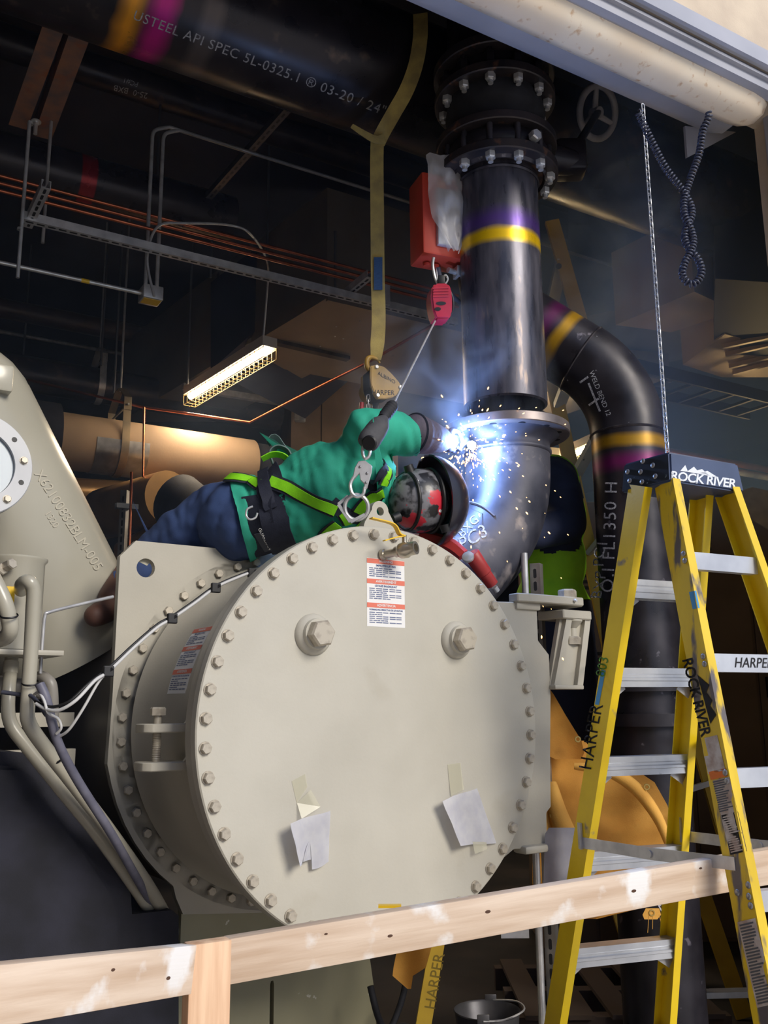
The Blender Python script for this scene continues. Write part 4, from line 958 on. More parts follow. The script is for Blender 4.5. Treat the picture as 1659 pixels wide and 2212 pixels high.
for z in (1.885, 1.61, 1.33, 1.03, .72, .41, .12):
    p, q = onz(LA, z), onz(LB, z); d = (q - p).normalized(); s = d.cross(Z_).normalized()
    bm = new_bm(); pr = [(-.030, .030), (.030, .030), (.030, .012), (.026, .008), (.026, .002), (.032, -.002), (.032, -.010), (.028, -.012), (.028, -.030), (.024, -.030), (.024, .026), (-.024, .026), (-.024, -.030), (-.028, -.030), (-.028, -.012), (-.032, -.010), (-.032, -.002), (-.026, .002), (-.026, .008), (-.030, .012)]
    prism(bm, [p + d * .006 + s * a + Z_ * b for a, b in pr], (q - p) - d * .012); st = mk('step', bm, STEPM, LAD, smooth=0)
    for e, dd_ in ((p, d), (q, -d)):
        bm = new_bm(); bar(bm, e + dd_ * .014 + Z_ * -.05, e + dd_ * .06 - Z_ * .02, .04, .003, s); mk('step_brace', bm, GALV, st, smooth=0)
RIV = None
bm = new_bm(); ellipsoid(bm, V((0, 0, 0)), (.009, .009, .004), None, 12, 6); RIV = finish('rivet', bm, mat('rivet_steel', srgb(150, 150, 154), rough=.4, metal=.6), 60)
BARM = mat('brace_alu', srgb(210, 214, 222), srgb(190, 194, 204), rough=.36, metal=.45, scale=9, c3=srgb(80, 80, 90), s3=20, lo3=.69, hi3=.73)
for k, z in enumerate((1.945, 1.64, 1.325, 1.02, .72, .41, .12)):
    p, q = onz(LC, z), onz(LD, z); p = p + wC * .012; q = q + wD * .012; d = (q - p).normalized(); n_ = V((d.y, -d.x, 0)) 
    bm = new_bm(); c_ = p + n_ * .022 + d * .022; prism(bm, [c_ + Z_ * a + n_ * b for a, b in ((-.026, 0), (.026, 0), (.026, -.03), (.023, -.03), (.023, -.003), (-.023, -.003), (-.023, -.03), (-.026, -.03))], (q - p) - d * .03)
    br_ = mk('rear_brace', bm, BARM, LAD, smooth=0)
    for o_ in (-.012, .012): inst('rivet', RIV, br_, zto(onz(LC, z + o_ * .9) - wC * .002 + sC * .028, -wC))
    if k == 1: lettering('HARPER', .042, lambda a, b, c_=c_, d=d, n_=n_: c_ + d * (.16 + a) + Z_ * b + n_ * .0015, INKBLACK, br_, name='marker_writing', slant=.25)
# spreader bars
for (L0, L1) in ((LA, LC), (LB, LD)):
    p, q = onz(L0, 1.09), onz(L1, 1.11); m_ = p.lerp(q, .5) - Z_ * .005
    for a, b in ((p, m_), (m_, q)):
        bm = new_bm(); bar(bm, a, b, .004, .034); mk('spreader_bar', bm, GALV, LAD, smooth=0)
    bm = new_bm(); cyl(bm, m_ - wdir * .006, m_ + wdir * .006, .011, seg=12); mk('spreader_rivet', bm, GALV, LAD)
    bm = new_bm(); box(bm, p + Z_ * .02, (.03, .012, .08), (V((0, 1, 0)), wdir, Z_)); mk('spreader_clip', bm, GALV, LAD, smooth=0)
# top cap
nb = at(1449, 1036, 2.79); fb = at(1609, 1060, 2.96); na = at(1340, 1056, 2.95); wv = fb - nb; wv.z = 0; av = na - nb; av.z = 0; zc0 = nb.z - .004; nb.z = zc0
hz_ = .096
CAPM = mat('cap_plastic', srgb(70, 84, 116), srgb(58, 70, 98), rough=.45, scale=6, c3=srgb(96, 160, 184), s3=9, lo3=.66, hi3=.68)
CAPD = mat('cap_dark_end', srgb(30, 34, 44), srgb(44, 48, 60), rough=.45, scale=9, c3=srgb(150, 170, 180), s3=26, lo3=.64, hi3=.67)  # near end face: darker base with pale blotches
bm = new_bm(); cb = [nb, nb + wv, nb + wv + av, nb + av]; cc_ = sum(cb, V()) / 4
b_ = [bm.verts.new(p) for p in cb]; t_v = [bm.verts.new(cc_ + (p - cc_) * V((1, 1, 1)).x * (.93) + Z_ * hz_) for p in cb]
for i in range(4): f_ = bm.faces.new((b_[i], b_[(i + 1) % 4], t_v[(i + 1) % 4], t_v[i])); f_.material_index = 1 if i == 3 else 0
bm.faces.new(t_v); bm.faces.new(b_[::-1])
bmesh.ops.bevel(bm, geom=[e for e in bm.edges], offset=.006, segments=2, affect='EDGES')
cap = mk('top_cap', bm, [CAPM, CAPD], LAD, smooth=35, label='blue-grey plastic top cap with white lettering')
wn_ = wv.normalized(); nface = V((wn_.y, -wn_.x, 0)); upf = (Z_ * hz_ - nface * (av.length * .035)).normalized(); mid = nb + wv * .5 + nface * -.001 + upf * .04
org = cc_ + (nb + wv * .5 - cc_) * .965 + Z_ * (hz_ * .5)
nrm = wn_.cross(upf); nrm = nrm if nrm.dot(EYE - org) > 0 else -nrm
tcap = bvh_of(cap)
lettering('ROCK RIVER', 27, drape(tcap, 1519, 1037, -7.5, lift=.0012), mat('cap_white', srgb(225, 230, 238), rough=.6), cap, bold=True, spacing=.92)
bm = new_bm(); f = drape(tcap, 1519, 1020, -7.5, lift=.0012)
for tri in (((-50, -4), (-41, 10), (-33, -4)), ((-36, -4), (-22, 9), (-14, 2), (-4, 6), (14, -6)), ((-12, -5), (8, 4), (34, -8))): 
    bm.faces.new([bm.verts.new(f(a, b)) for a, b in tri])
mk('mountain_logo', bm, MATS['cap_white'], cap, smooth=0)
fe = drape(tcap, 1392, 1018, 8, lift=.001)
for a, b in ((-36, 4), (-34, -16), (-8, -22), (-8, 0), (20, 10), (22, -14), (0, 22)): inst('rivet', RIV, cap, zto(fe(a, b), -wn_ + Z_ * .1))
# print and stickers on the rails
tcR = bvh_of(rC); tA = bvh_of(rA)
lettering('HARPER', 40, drape(tA, 1278, 1592, 80, lift=.001), INKBLACK, rA, name='marker_writing', wave=1)
lettering('803', 30, drape(tA, 1302, 1440, 78, lift=.001), mat('green_ink', srgb(90, 140, 50), rough=.8), rA, name='marker_writing')
def patch(tree, par, px, py, ang, W, H, m, name, seg=4):
    f = drape(tree, px, py, ang, lift=.0009); bm = new_bm()
    g = [[bm.verts.new(f(-W / 2 + W * i / seg, -H / 2 + H * j / seg)) for i in range(seg + 1)] for j in range(seg + 1)]
    for j in range(seg):
        for i in range(seg): bm.faces.new((g[j][i], g[j][i + 1], g[j + 1][i + 1], g[j + 1][i]))
    return mk(name, bm, m, par, smooth=0)
BLUT = mat('blue_tape', srgb(70, 150, 205), rough=.6)
patch(tA, rA, 1297, 1485, 79, 76, 9, BLUT, 'blue_paint_streak')
patch(tcR, rC, 1500, 1296, -78, 38, 15, BLUT, 'blue_tape')
lettering('ROCK RIVER', 32, drape(tcR, 1504, 1506, -76, lift=.001), INKBLACK, rC, bold=True, spacing=.95)
bm = new_bm(); f = drape(tcR, 1526, 1502, -76, lift=.001)
bm.faces.new([bm.verts.new(f(a, b)) for a, b in ((-48, -8), (-20, 12), (-6, 2), (14, 10), (24, 3), (46, 11), (62, -6))]); mk('mountain_logo', bm, INKBLACK, rC, smooth=0)
WORN = mat('worn_label', srgb(206, 200, 196), srgb(170, 150, 140), rough=.7, scale=30)
p_ = patch(tcR, rC, 1540, 1630, -77, 78, 38, WORN, 'blank_sticker')
p_ = patch(tcR, rC, 1552, 1672, -77, 18, 38, mat('orange_label', srgb(226, 120, 50), rough=.7), 'orange_sticker')
p_ = patch(tcR, rC, 1576, 1760, -77, 160, 36, WORN, 'instruction_sticker')
def print_rows(tree, par, px, py, ang, L_, W, n, m):
    f = drape(tree, px, py, ang, lift=.0016); bm = new_bm(); r_ = random.Random(px)
    for i in range(n):
        a = -L_ / 2 + L_ * (i + .5) / n; h = L_ / n * .28; w1 = W * r_.uniform(.1, .48)
        bm.faces.new([bm.verts.new(f(x, y)) for x, y in ((a - h, -W * .46), (a + h, -W * .46), (a + h, w1), (a - h, w1))])
    return mk('print_lines', bm, m, par, smooth=0)
print_rows(tcR, p_, 1563, 1718, -77, 70, 34, 14, mat('grey_print', srgb(90, 92, 98), rough=.8))
bmk = patch(tcR, rC, 1586, 1800, -77, 88, 36, INKBLACK, 'black_sticker')
print_rows(tcR, bmk, 1586, 1800, -77, 82, 34, 16, WORN)
lab2 = patch(tcR, rC, 1634, 2080, -77, 190, 40, WORN, 'long_sticker'); print_rows(tcR, lab2, 1634, 2080, -77, 180, 36, 26, mat('grey_print', srgb(90, 92, 98)))
for px, py in ((1592, 1928), (1616, 1912), (1233, 1802), (1230, 1828), (1244, 1742)):
    tr = tcR if px > 1400 else tA; h = tr.ray_cast(EYE, ray(px, py).normalized())
    if h[0] is not None: inst('rivet', RIV, rC if px > 1400 else rA, zto(h[0], h[1] if h[1].dot(EYE - h[0]) > 0 else -h[1]))

# ================================================================== timber guard rail
WOOD = mat('pine_timber', srgb(226, 206, 186), srgb(200, 174, 150), rough=.75, scale=7, stretch=(.35, 5, 5), bump=.15, bscale=40, c3=srgb(238, 236, 234), s3=7, lo3=.57, hi3=.66, detail=8, iso3=True)
WOOD2 = mat('pine_post', srgb(236, 200, 166), srgb(204, 160, 126), rough=.75, scale=9, stretch=(4, 4, .28), bump=.15, bscale=40, detail=8)
KNOT = mat('knot', srgb(84, 58, 44), rough=.8)
def board(p0, p1, h, t, label, name='guard_rail_board', knots=()):
    d = (p1 - p0); L_ = d.length; x = d.normalized(); y = V((-x.y, x.x, 0)).normalized(); z = x.cross(y)
    M = basis(p0 + d / 2, x, y, z); bm = new_bm(); box(bm, p0 + d / 2, (L_, t, h), (x, y, z), .0025)
    o = mk(name, bm, WOOD, None, M=M, smooth=30, label=label, cat='board')
    for k, (u_, v_, r_) in enumerate(knots):
        bm = new_bm(); c_ = p0 + d * u_ + z * (v_ * h) - y * (t / 2 + .0004); bm.faces.new([bm.verts.new(c_ + x * (r_ * 1.1 * math.cos(a)) + z * (r_ * .55 * math.sin(a))) for a in [2 * PI * i / 12 for i in range(12)]]); mk('knot', bm, KNOT, o, smooth=0)
    return o
board(at(-70, 2156, 1.53), at(403, 2092, 2.02), .089, .038, 'weathered pine guard board left of the upright post', knots=((.55, .2, .005), (.85, -.1, .006)))
board(at(488, 2074, 2.19), at(1760, 1852, 2.86), .092, .038, 'long weathered pine guard board with plaster smears right of the upright post', knots=((.22, -.05, .006), (.37, .12, .007), (.62, .0, .007), (.75, .3, .005), (.13, .25, .004)))
pb_ = at(449, 2032, 2.06); pt_ = V((pb_.x, pb_.y, pb_.z)); 
bm = new_bm(); M = basis(V((pt_.x, pt_.y, pt_.z / 2)), UB, NB, Z_); box(bm, M.translation, (.089, .038, pt_.z), (UB, NB, Z_), .002)
mk('guard_rail_post', bm, WOOD2, None, M=M, smooth=30, label='upright pine guard rail post with striped grain', cat='post')

bm = new_bm(); box(bm, at(842, 1957, 2.40), (.055, .02, .006), None); mk('yellow_tag', bm, YEL, smooth=0, label='small yellow plastic tag lying on the guard board', cat='tag')
# ================================================================== chiller: left side piping
# suction elbow casting
GLOSS = mat('tan_gloss', srgb(166, 162, 148), srgb(176, 172, 158), rough=.3, scale=3, coat=.3)
ax0, ax1 = at(-105, 900, 3.35), at(160, 1405, 3.75)
q = [ax0, ax0.lerp(ax1, .3), ax0.lerp(ax1, .6), ax0.lerp(ax1, .85), ax1]
bm = new_bm(); tube(bm, spline(q, 5), [.30 + .0 * i for i in range(21)], 56); sp_ = mk('suction_pipe', bm, GLOSS, CH, smooth=60, label='broad tan suction elbow with raised cast lettering')
bm = new_bm(); ellipsoid(bm, ax0, (.30, .30, .30), None, 32, 16); mk('pipe_end', bm, GLOSS, sp_, smooth=60)
ts = bvh_of(sp_)
CAST = mat('cast_letters', srgb(190, 184, 168), rough=.35)
lettering('X62100832BLM-005', 30, drape(ts, 148, 1125, -58, lift=.004), CAST, sp_, name='cast_lettering', spacing=1.0)
lettering('1320', 20, drape(ts, 112, 1122, -58, lift=.003), CAST, sp_, name='cast_lettering')
# inspection flange facing the camera
fc = at(-52, 1003, 2.95); fn = (V((.62, -.78, .06))).normalized()
bm = new_bm(); lathe(bm, [(.13, -.25), (.14, -.02), (.118, .0), (.118, .022), (.172, .022), (.175, .018), (.175, -.02), (.14, -.03)], fc, fn, 64); 
fo = mk('inspection_flange', bm, mat('pale_flange', srgb(198, 200, 204), srgb(180, 182, 188), rough=.5, scale=5), sp_, smooth=35)
bm = new_bm(); lathe(bm, [(0, .004), (.117, .006), (.117, .0)], fc, fn, 48); mk('sight_glass', bm, mat('pale_glass', srgb(150, 164, 178), rough=.15), sp_)
fx, fy, _ = frame_from(fn); FB = hex_mesh('flange_cap_bolt', .012, .012, TAN_BOLT, washer=.002)
for k in range(12):
    a = 2 * PI * k / 12 + .2; p = fc + (fx * math.cos(a) + fy * math.sin(a)) * .147 + fn * .022
    if k % 2: inst('bolt', FB, fo, zto(p, fn))
    else:
        bm = new_bm(); cyl(bm, p - fn * .004, p + fn * .0008, .009, seg=14); mk('bolt_hole', bm, BLACK, fo, smooth=0)
bm = new_bm(); box(bm, at(-12, 825, 3.2), (.10, .14, .10), (T_, B_, Z_), .01); mk('corner_block', bm, GLOSS, CH)
# oil tank with rolled lip, cap fittings and bent oil lines
ok = at(28, 1300, 2.86); zt0, zt1 = at(28, 1405, 2.86).z, at(28, 1212, 2.86).z; oc = V((ok.x, ok.y, 0))
bm = new_bm(); lathe(bm, [(0, zt0), (.086, zt0), (.086, zt1 - .01), (.094, zt1), (.094, zt1 + .006), (.088, zt1 + .008), (.084, zt1), (.082, zt0 + .05), (0, zt0 + .05)], oc, Z_, 48)
ot = mk('oil_tank', bm, GLOSS, CH, smooth=40, label='glossy tan cylindrical tank with a rolled lip')
bm = new_bm(); box(bm, oc + Z_ * (zt0 - .01) + V((0, 0, 0)), (.27, .2, .016), (T_, B_, Z_), .003); mk('tank_bracket', bm, TAN_DK, CH)
inst('hex_fitting', hex_mesh('tank_fitting', .017, .03, TAN_BOLT), ot, zto(at(14, 1223, 2.76), V((.8, -.5, .2))))
inst('hex_fitting', hex_mesh('tank_fitting2', .019, .02, TAN_BOLT), ot, zto(at(-2, 1232, 2.76), V((.8, -.5, .2))))
def path(name, pts, r, m, par=CH, n=5, seg=16, label=None, cat=None):
    bm = new_bm(); tube(bm, spline([at(*p) for p in pts], n), r, seg); return mk(name, bm, m, par, smooth=60, label=label, cat=cat)
o1 = path('oil_line', [(46, 1275, 2.74), (48, 1262, 2.68), (62, 1256, 2.65), (72, 1275, 2.66), (71, 1320, 2.67), (66, 1420, 2.69), (60, 1520, 2.70), (62, 1560, 2.71), (90, 1605, 2.75), (160, 1695, 2.85), (240, 1800, 2.97), (330, 1930, 3.2), (400, 2060, 3.6)], .0205, GLOSS)
path('oil_line', [(25, 1400, 2.9), (24, 1440, 2.88), (18, 1500, 2.84), (22, 1560, 2.84), (60, 1615, 2.86), (140, 1715, 2.92), (220, 1815, 3.02), (320, 1960, 3.25), (390, 2080, 3.6)], .020, GLOSS)
bm = new_bm(); cyl(bm, at(24, 1430, 2.88), at(22, 1456, 2.87), .0225, seg=20); mk('pipe_sleeve', bm, GLOSS, CH)
path('oil_line', [(-20, 1240, 2.55), (5, 1290, 2.55), (18, 1330, 2.56), (22, 1360, 2.57), (10, 1378, 2.6), (-20, 1385, 2.62)], .022, GLOSS)
path('oil_line', [(70, 1470, 2.95), (88, 1462, 2.92), (104, 1470, 2.9), (112, 1490, 2.9), (114, 1560, 2.92)], .018, mat('grey_tube', srgb(140, 136, 130), rough=.4))
path('oil_line', [(-20, 1480, 2.98), (30, 1482, 3.0), (90, 1490, 3.05)], .03, MATS['grey_tube'])
path('sense_line', [(87, 1455, 2.9), (92, 1380, 2.9), (97, 1332, 2.9), (108, 1322, 2.91), (175, 1305, 3.0), (244, 1289, 3.1)], .0055, GALV)
for px, py, D in ((66, 1475, 2.685), (130, 1640, 2.795), (20, 1330, 2.545)):
    bm = new_bm(); c_ = at(px, py, D); d_ = (at(px + (30 if py > 1600 else 1), py + 40, D + .02) - c_).normalized(); lathe(bm, [(.0225, -.003), (.0245, 0), (.0225, .003)], c_, d_, 20); mk('cable_tie', bm, BLACK, o1)
GREYC = mat('grey_conduit', srgb(112, 112, 128), srgb(96, 96, 112), rough=.5, scale=20); CABLE = mat('grey_cable', srgb(200, 200, 200), rough=.5)
path('conduit', [(86, 1478, 2.62), (100, 1510, 2.62), (112, 1560, 2.64), (130, 1615, 2.68), (170, 1690, 2.76), (240, 1800, 2.88), (300, 1905, 3.1), (380, 2040, 3.6)], .013, GREYC)
path('cable', [(78, 1520, 2.62), (100, 1532, 2.6), (128, 1534, 2.58), (165, 1512, 2.58), (205, 1470, 2.62), (235, 1450, 2.66), (290, 1398, 2.72), (340, 1355, 2.76), (372, 1336, 2.79), (420, 1303, 2.84), (468, 1268, 2.89), (520, 1245, 2.93), (545, 1236, 2.95)], .0048, CABLE, seg=10)
path('cable', [(76, 1515, 2.63), (110, 1527, 2.6), (150, 1515, 2.59), (190, 1478, 2.62), (233, 1444, 2.67), (290, 1391, 2.73), (340, 1349, 2.77), (372, 1331, 2.8), (420, 1298, 2.85), (470, 1263, 2.9), (540, 1234, 2.95)], .0042, BLACK, seg=10)
path('cable', [(130, 1590, 2.66), (150, 1575, 2.64), (180, 1530, 2.63), (215, 1470, 2.65), (238, 1450, 2.67)], .004, CABLE, seg=10)
path('cable', [(74, 1500, 2.66), (84, 1496, 2.62), (96, 1515, 2.6), (104, 1540, 2.6), (125, 1552, 2.62), (132, 1572, 2.63), (122, 1585, 2.64)], .004, CABLE, seg=10)
path('cable', [(4, 1495, 2.7), (40, 1500, 2.7), (70, 1505, 2.68), (100, 1545, 2.66)], .006, mat('dark_cable', srgb(60, 62, 76), rough=.5), seg=10)
for px, py, D in ((234, 1450, 2.655), (372, 1336, 2.785), (466, 1270, 2.88), (545, 1238, 2.95)):
    bm = new_bm(); box(bm, at(px, py, D), (.03, .014, .03), (T_, B_, Z_), .003); bar(bm, at(px - 9, py + 8, D), at(px + 10, py - 6, D), .008, .008); mk('cable_clip', bm, BLACK, CH, smooth=0)
bm = new_bm(); bar(bm, MP(-1.6, 1.05, .03), MP(-.68, 1.05, .03), .04, .05); mk('frame_angle', bm, TAN_DK, CH, smooth=0)
bm = new_bm(); bar(bm, MP(-1.7, .95, -.1), MP(-.70, .95, -.1), .05, .06); mk('frame_angle', bm, TAN_DK, CH, smooth=0)
lb = at(20, 1285, 2.75); bm = new_bm(); box(bm, lb, (.03, .002, .05), (T_, B_, Z_)); mk('caution_sticker', bm, YEL, ot, smooth=0)
# boot-side: foam pads taped on the cover
FOAM = mat('white_foam', srgb(236, 236, 240), srgb(226, 226, 234), rough=.9, scale=30)
TAPE = mat('clear_tape', srgb(208, 204, 180), rough=.25, alpha=.55)
def foam(pxs, label, tape_px, curl, tail):
    """pxs: 4 corners top-left, top-right, bottom-right, bottom-left on the cover plane"""
    C4 = [mhit(px, py, .0) for px, py in pxs]; nx, ny = 14, 12; bm = new_bm(); g = []
    for j in range(ny + 1):
        row = []
        for i in range(nx + 1):
            u_, v_ = i / nx, j / ny
            a = (C4[0][0] * (1 - u_) + C4[1][0] * u_) * (1 - v_) + (C4[3][0] * (1 - u_) + C4[2][0] * u_) * v_
            h = (C4[0][1] * (1 - u_) + C4[1][1] * u_) * (1 - v_) + (C4[3][1] * (1 - u_) + C4[2][1] * u_) * v_
            if tail and j == ny: h += tail * max(0, math.sin(u_ * PI * 1.1 - .2)) * (1 if u_ < .45 else -.25) * .03
            lift = .006 + curl * (1 - u_) ** 2 * .045 + .004 * math.sin(u_ * 9 + 1) + .004 * mnoise.noise(V((u_ * 4, v_ * 3, 2.)))
            row.append(bm.verts.new(MP(a, .010 - lift, h)))
        g.append(row)
    for j in range(ny):
        for i in range(nx): bm.faces.new((g[j][i], g[j][i + 1], g[j + 1][i + 1], g[j + 1][i]))
    bmesh.ops.solidify(bm, geom=bm.faces[:], thickness=.004)
    o = mk('foam_pad', bm, FOAM, smooth=50, label=label, cat='foam pad')
    for tp in tape_px:
        bm = new_bm(); q = []
        for px, py, l in tp: a, h = mhit(px, py, .0); q.append(MP(a, .0105 - l, h))
        bm.faces.new([bm.verts.new(p) for p in q]); mk('tape', bm, TAPE, o, smooth=0)
    return o
foam([(611, 1776), (716, 1752), (712, 1862), (632, 1868)], 'torn white foam pad with a folded tape taped low on the left of the cover', [[(634, 1688, 0), (663, 1672, 0), (668, 1700, 0), (645, 1735, 0)], [(645, 1735, .001), (671, 1706, .012), (689, 1742, .02), (648, 1768, .02)]], 1.0, 2.2)
foam([(943, 1729), (1033, 1703), (1075, 1822), (982, 1825)], 'smooth wavy white foam pad taped low on the right of the cover', [[(971, 1652, 0), (999, 1648, 0), (1005, 1706, .004), (977, 1720, .004)], [(1020, 1818, .012), (1050, 1818, .012), (1048, 1834, .02), (1022, 1844, .02)]], .7, 0)
# ================================================================== rigging
WEB = mat('yellow_webbing', srgb(184, 162, 92), srgb(150, 132, 80), rough=.85, scale=14, bump=.2, bscale=180)
SLG = thing('lifting_sling', 'soiled yellow webbing sling choked round the header pipe and carrying the chain hoist', 'sling', at(815, 790, 3.95))
q = spline([at(908, 30, 3.86), at(908, 80, 3.82), at(898, 140, 3.82), at(878, 195, 3.84), at(850, 245, 3.88), at(826, 288, 3.92), at(816, 310, 3.93)], 6)
sd_ = (cam_r * 1.0 + _u * .25).normalized()
bm = new_bm(); ribbon(bm, q, .068, .006, [(cam_r * .95 + _u * .3).normalized()] * len(q)); mk('sling_loop', bm, WEB, SLG, smooth=50)
q = spline([at(815, 300, 3.93), at(814, 360, 3.93), at(815, 470, 3.93), at(816, 590, 3.93), at(818, 690, 3.93), at(815, 745, 3.93), at(812, 778, 3.93)], 6); n_ = len(q)
bm = new_bm(); ribbon(bm, q, [.062 - .022 * max(0, (i / n_ - .8) / .2) for i in range(n_)], .012, cam_r); mk('sling_leg', bm, WEB, SLG, smooth=50)
bm = new_bm(); ribbon(bm, spline([at(760, 272, 3.9), at(785, 288, 3.9), at(812, 302, 3.91), at(830, 300, 3.92)], 4), [.02 + .002 * i for i in range(13)], .006, _u); mk('sling_tail', bm, WEB, SLG, smooth=50)
bm = new_bm(); ribbon(bm, [at(817, 556, 3.918), at(817, 626, 3.918)], .038, .003, cam_r); mk('sling_tag', bm, mat('blue_tag', srgb(34, 64, 104), srgb(50, 88, 130), rough=.7, scale=60, stretch=(1, 1, 8)), SLG, smooth=0)
# chain hoist
HO = mat('hoist_yellow', srgb(186, 146, 62), srgb(164, 128, 54), rough=.45, scale=9)
HD = at(815, 838, 3.93); HS = thing('chain_hoist', 'yellow lever chain hoist with marker writing hanging on the sling above the welder', 'hoist', HD)
hf = V((.45, -.88, .05)).normalized(); hxx = hf.cross(Z_).normalized() * -1; hxx = V((.88, .45, 0)).normalized(); k_ = ppm(3.93, 2.9)
def hp_(a, b, c_=0.): return HD + hxx * (a * k_ * 1.1) + Z_ * (-b * k_ * 1.02) + hf * c_
pl_ = [(-28, -33), (-14, -38), (2, -36), (18, -24), (34, -8), (40, 2), (34, 16), (20, 28), (4, 34), (-14, 36), (-20, 28), (-27, 8), (-28, -10)]
bm = new_bm(); prism(bm, [hp_(a, b, .045) for a, b in pl_], hf * .018); bmesh.ops.bevel(bm, geom=bm.edges[:], offset=.003, segments=2, affect='EDGES'); pf = mk('front_cover', bm, HO, HS, smooth=40)
bm = new_bm(); prism(bm, [hp_(a * .88, b * .88, -.03) for a, b in pl_], hf * .072); mk('frame_plate', bm, BLACK, HS, smooth=0)
bm = new_bm(); prism(bm, [hp_(a * .9, b * .85, -.05) for a, b in pl_], hf * .02); mk('rear_cover', bm, HO, HS, smooth=0)
bm = new_bm(); lathe(bm, [(0, 0), (.045, 0), (.05, -.012), (.05, -.03), (.03, -.04), (0, -.04)], hp_(0, 0, -.055), hf, 28); mk('hand_wheel', bm, HO, HS)
lettering('HARPER', 15, lambda a, b: hp_(-2 + a * .92, 22 - b - a * .12, .0642), INKBLACK, pf, name='marker_writing')
lettering('ALBINO', 12, lambda a, b: hp_(6 + a * .9, -12 - b + a * .35, .0642), INKBLACK, pf, name='marker_writing')
for a, b in ((-16, -32), (36, 4), (-14, 30)): inst('cover_nut', hex_mesh('hoist_nut', .009, .008, CHROME), pf, zto(hp_(a, b, .063), hf))
bm = new_bm(); tube(bm, spline([hp_(-16, -36), hp_(-22, -44), hp_(-22, -58), hp_(-14, -66), hp_(0, -64), hp_(6, -56)], 5), [.012] * 12 + [.012 - .0006 * i for i in range(14)], 10); mk('top_hook', bm, HO, HS)
bm = new_bm(); tube(bm, [hp_(2, -48), hp_(2, -34)], .004, 8); mk('hook_latch', bm, CHROME, HS)
LINK = None
bm = new_bm(); lk = []
for i in range(20):
    t = 2 * PI * i / 20; lk.append(V(((.0065) * math.cos(t), 0, (.010 if math.sin(t) > 0 else -.010) + .0065 * math.sin(t))))
tube(bm, lk, .0022, 6, closed=True); LINK = finish('chain_link', bm, CHROME, 60)
for i in range(7): inst('chain_link', LINK, HS, Matrix.Translation(hp_(-24, 30 + i * 10, .02)) @ Matrix.Rotation(PI / 2 * (i % 2), 4, 'Z'))
bm = new_bm(); cyl(bm, hp_(-34, 38), hp_(-36, 70), .01, seg=10); mk('chain_guide', bm, mat('hoist_red', srgb(150, 40, 50), rough=.5), HS)
bm = new_bm(); box(bm, hp_(-4, 52), (.03, .03, .07), None, .006); mk('lower_hook', bm, BLACK, HS)
# red retractable lifeline block and cable
SR = mat('red_plastic', srgb(190, 40, 66), srgb(170, 34, 58), rough=.45, scale=12)
sc_ = at(949, 657, 3.62); S = thing('lifeline_block', 'red self-retracting lifeline block hanging left of the riser pipe', 'lifeline', sc_)
k2 = ppm(3.62, 3.3)
def sq(a, b, c_=0.): return sc_ + cam_r * (a * k2) - cam_u * (b * k2) + V((.25, -1, 0)).normalized() * c_
bm = new_bm(); pl_ = [(-20, -32), (-12, -38), (14, -38), (21, -26), (23, 0), (22, 26), (16, 38), (-12, 38), (-19, 20), (-23, -8)]
prism(bm, [sq(a, b, .035) for a, b in pl_], V((-.25, 1, 0)).normalized() * .08); bmesh.ops.bevel(bm, geom=bm.edges[:], offset=.007, segments=2, affect='EDGES'); sb = mk('housing', bm, SR, S, smooth=40)
for i, b in enumerate((-26, -20, -14, -8)):
    bm = new_bm(); bar(bm, sq(-19, b, .036), sq(14, b - 1, .036), .003, .004); mk('housing_rib', bm, SR, sb, smooth=0)
for a, b, w_ in ((-2, 6, 11), (-9, 18, 7)):
    bm = new_bm(); bm.faces.new([bm.verts.new(sq(a + w_ * math.cos(t), b + 4 * math.sin(t), .0365)) for t in [2 * PI * i / 14 for i in range(14)]]); mk('vent_slot', bm, BLACK, sb, smooth=0)
bm = new_bm(); ribbon(bm, spline([sq(18, -30, .01), sq(26, -10, .012), sq(27, 14, .012), sq(19, 34, .01)], 4), .02, .004, V((.25, -1, 0)).normalized()); mk('side_strap', bm, BLACK, S)
bm = new_bm(); tube(bm, spline([sq(-2, -38), sq(-10, -60), sq(-14, -84), sq(-12, -100)], 4), .006, 8); tube(bm, spline([sq(10, -40), sq(18, -52), sq(14, -62), sq(6, -56), sq(8, -44)], 5), .004, 8); mk('anchor_hook', bm, CHROME, S)
bm = new_bm(); box(bm, sq(4, -50), (.03, .03, .04), None, .004); mk('swivel', bm, BLACK, S)
bm = new_bm(); cyl(bm, sq(-12, 40, .02), at(850, 872, 3.10), .0038, seg=8); mk('wire_cable', bm, GALV, S)
c0, c1 = at(851, 872, 3.10), at(828, 903, 3.06)
gl_ = (c1 - c0).length / .06
bm = new_bm(); lathe(bm, [(0, 0), (.014, 0), (.02, .006 * gl_), (.021, .05 * gl_), (.019, .062 * gl_), (0, .062 * gl_)], c0, (c1 - c0), 20)
for i in range(5): lathe(bm, [(.0205, (.008 + i * .009) * gl_), (.0225, (.012 + i * .009) * gl_), (.0205, (.016 + i * .009) * gl_)], c0, (c1 - c0), 20)
mk('cable_grip', bm, RUBBER, S)
e0, e1 = at(832, 902, 3.055), at(790, 962, 3.03)
POUCH = mat('grey_pouch', srgb(84, 84, 88), srgb(64, 64, 70), rough=.8, scale=12, bump=.3, bscale=60)
bm = new_bm(); tube(bm, spline([e0, e0.lerp(e1, .2), e0.lerp(e1, .55), e0.lerp(e1, .85), e1], 4), [.015, .017, .021, .026, .031, .034, .036, .037, .038, .038, .039, .039, .038, .037, .035, .033, .030], 16); po = mk('shock_absorber', bm, POUCH, S)
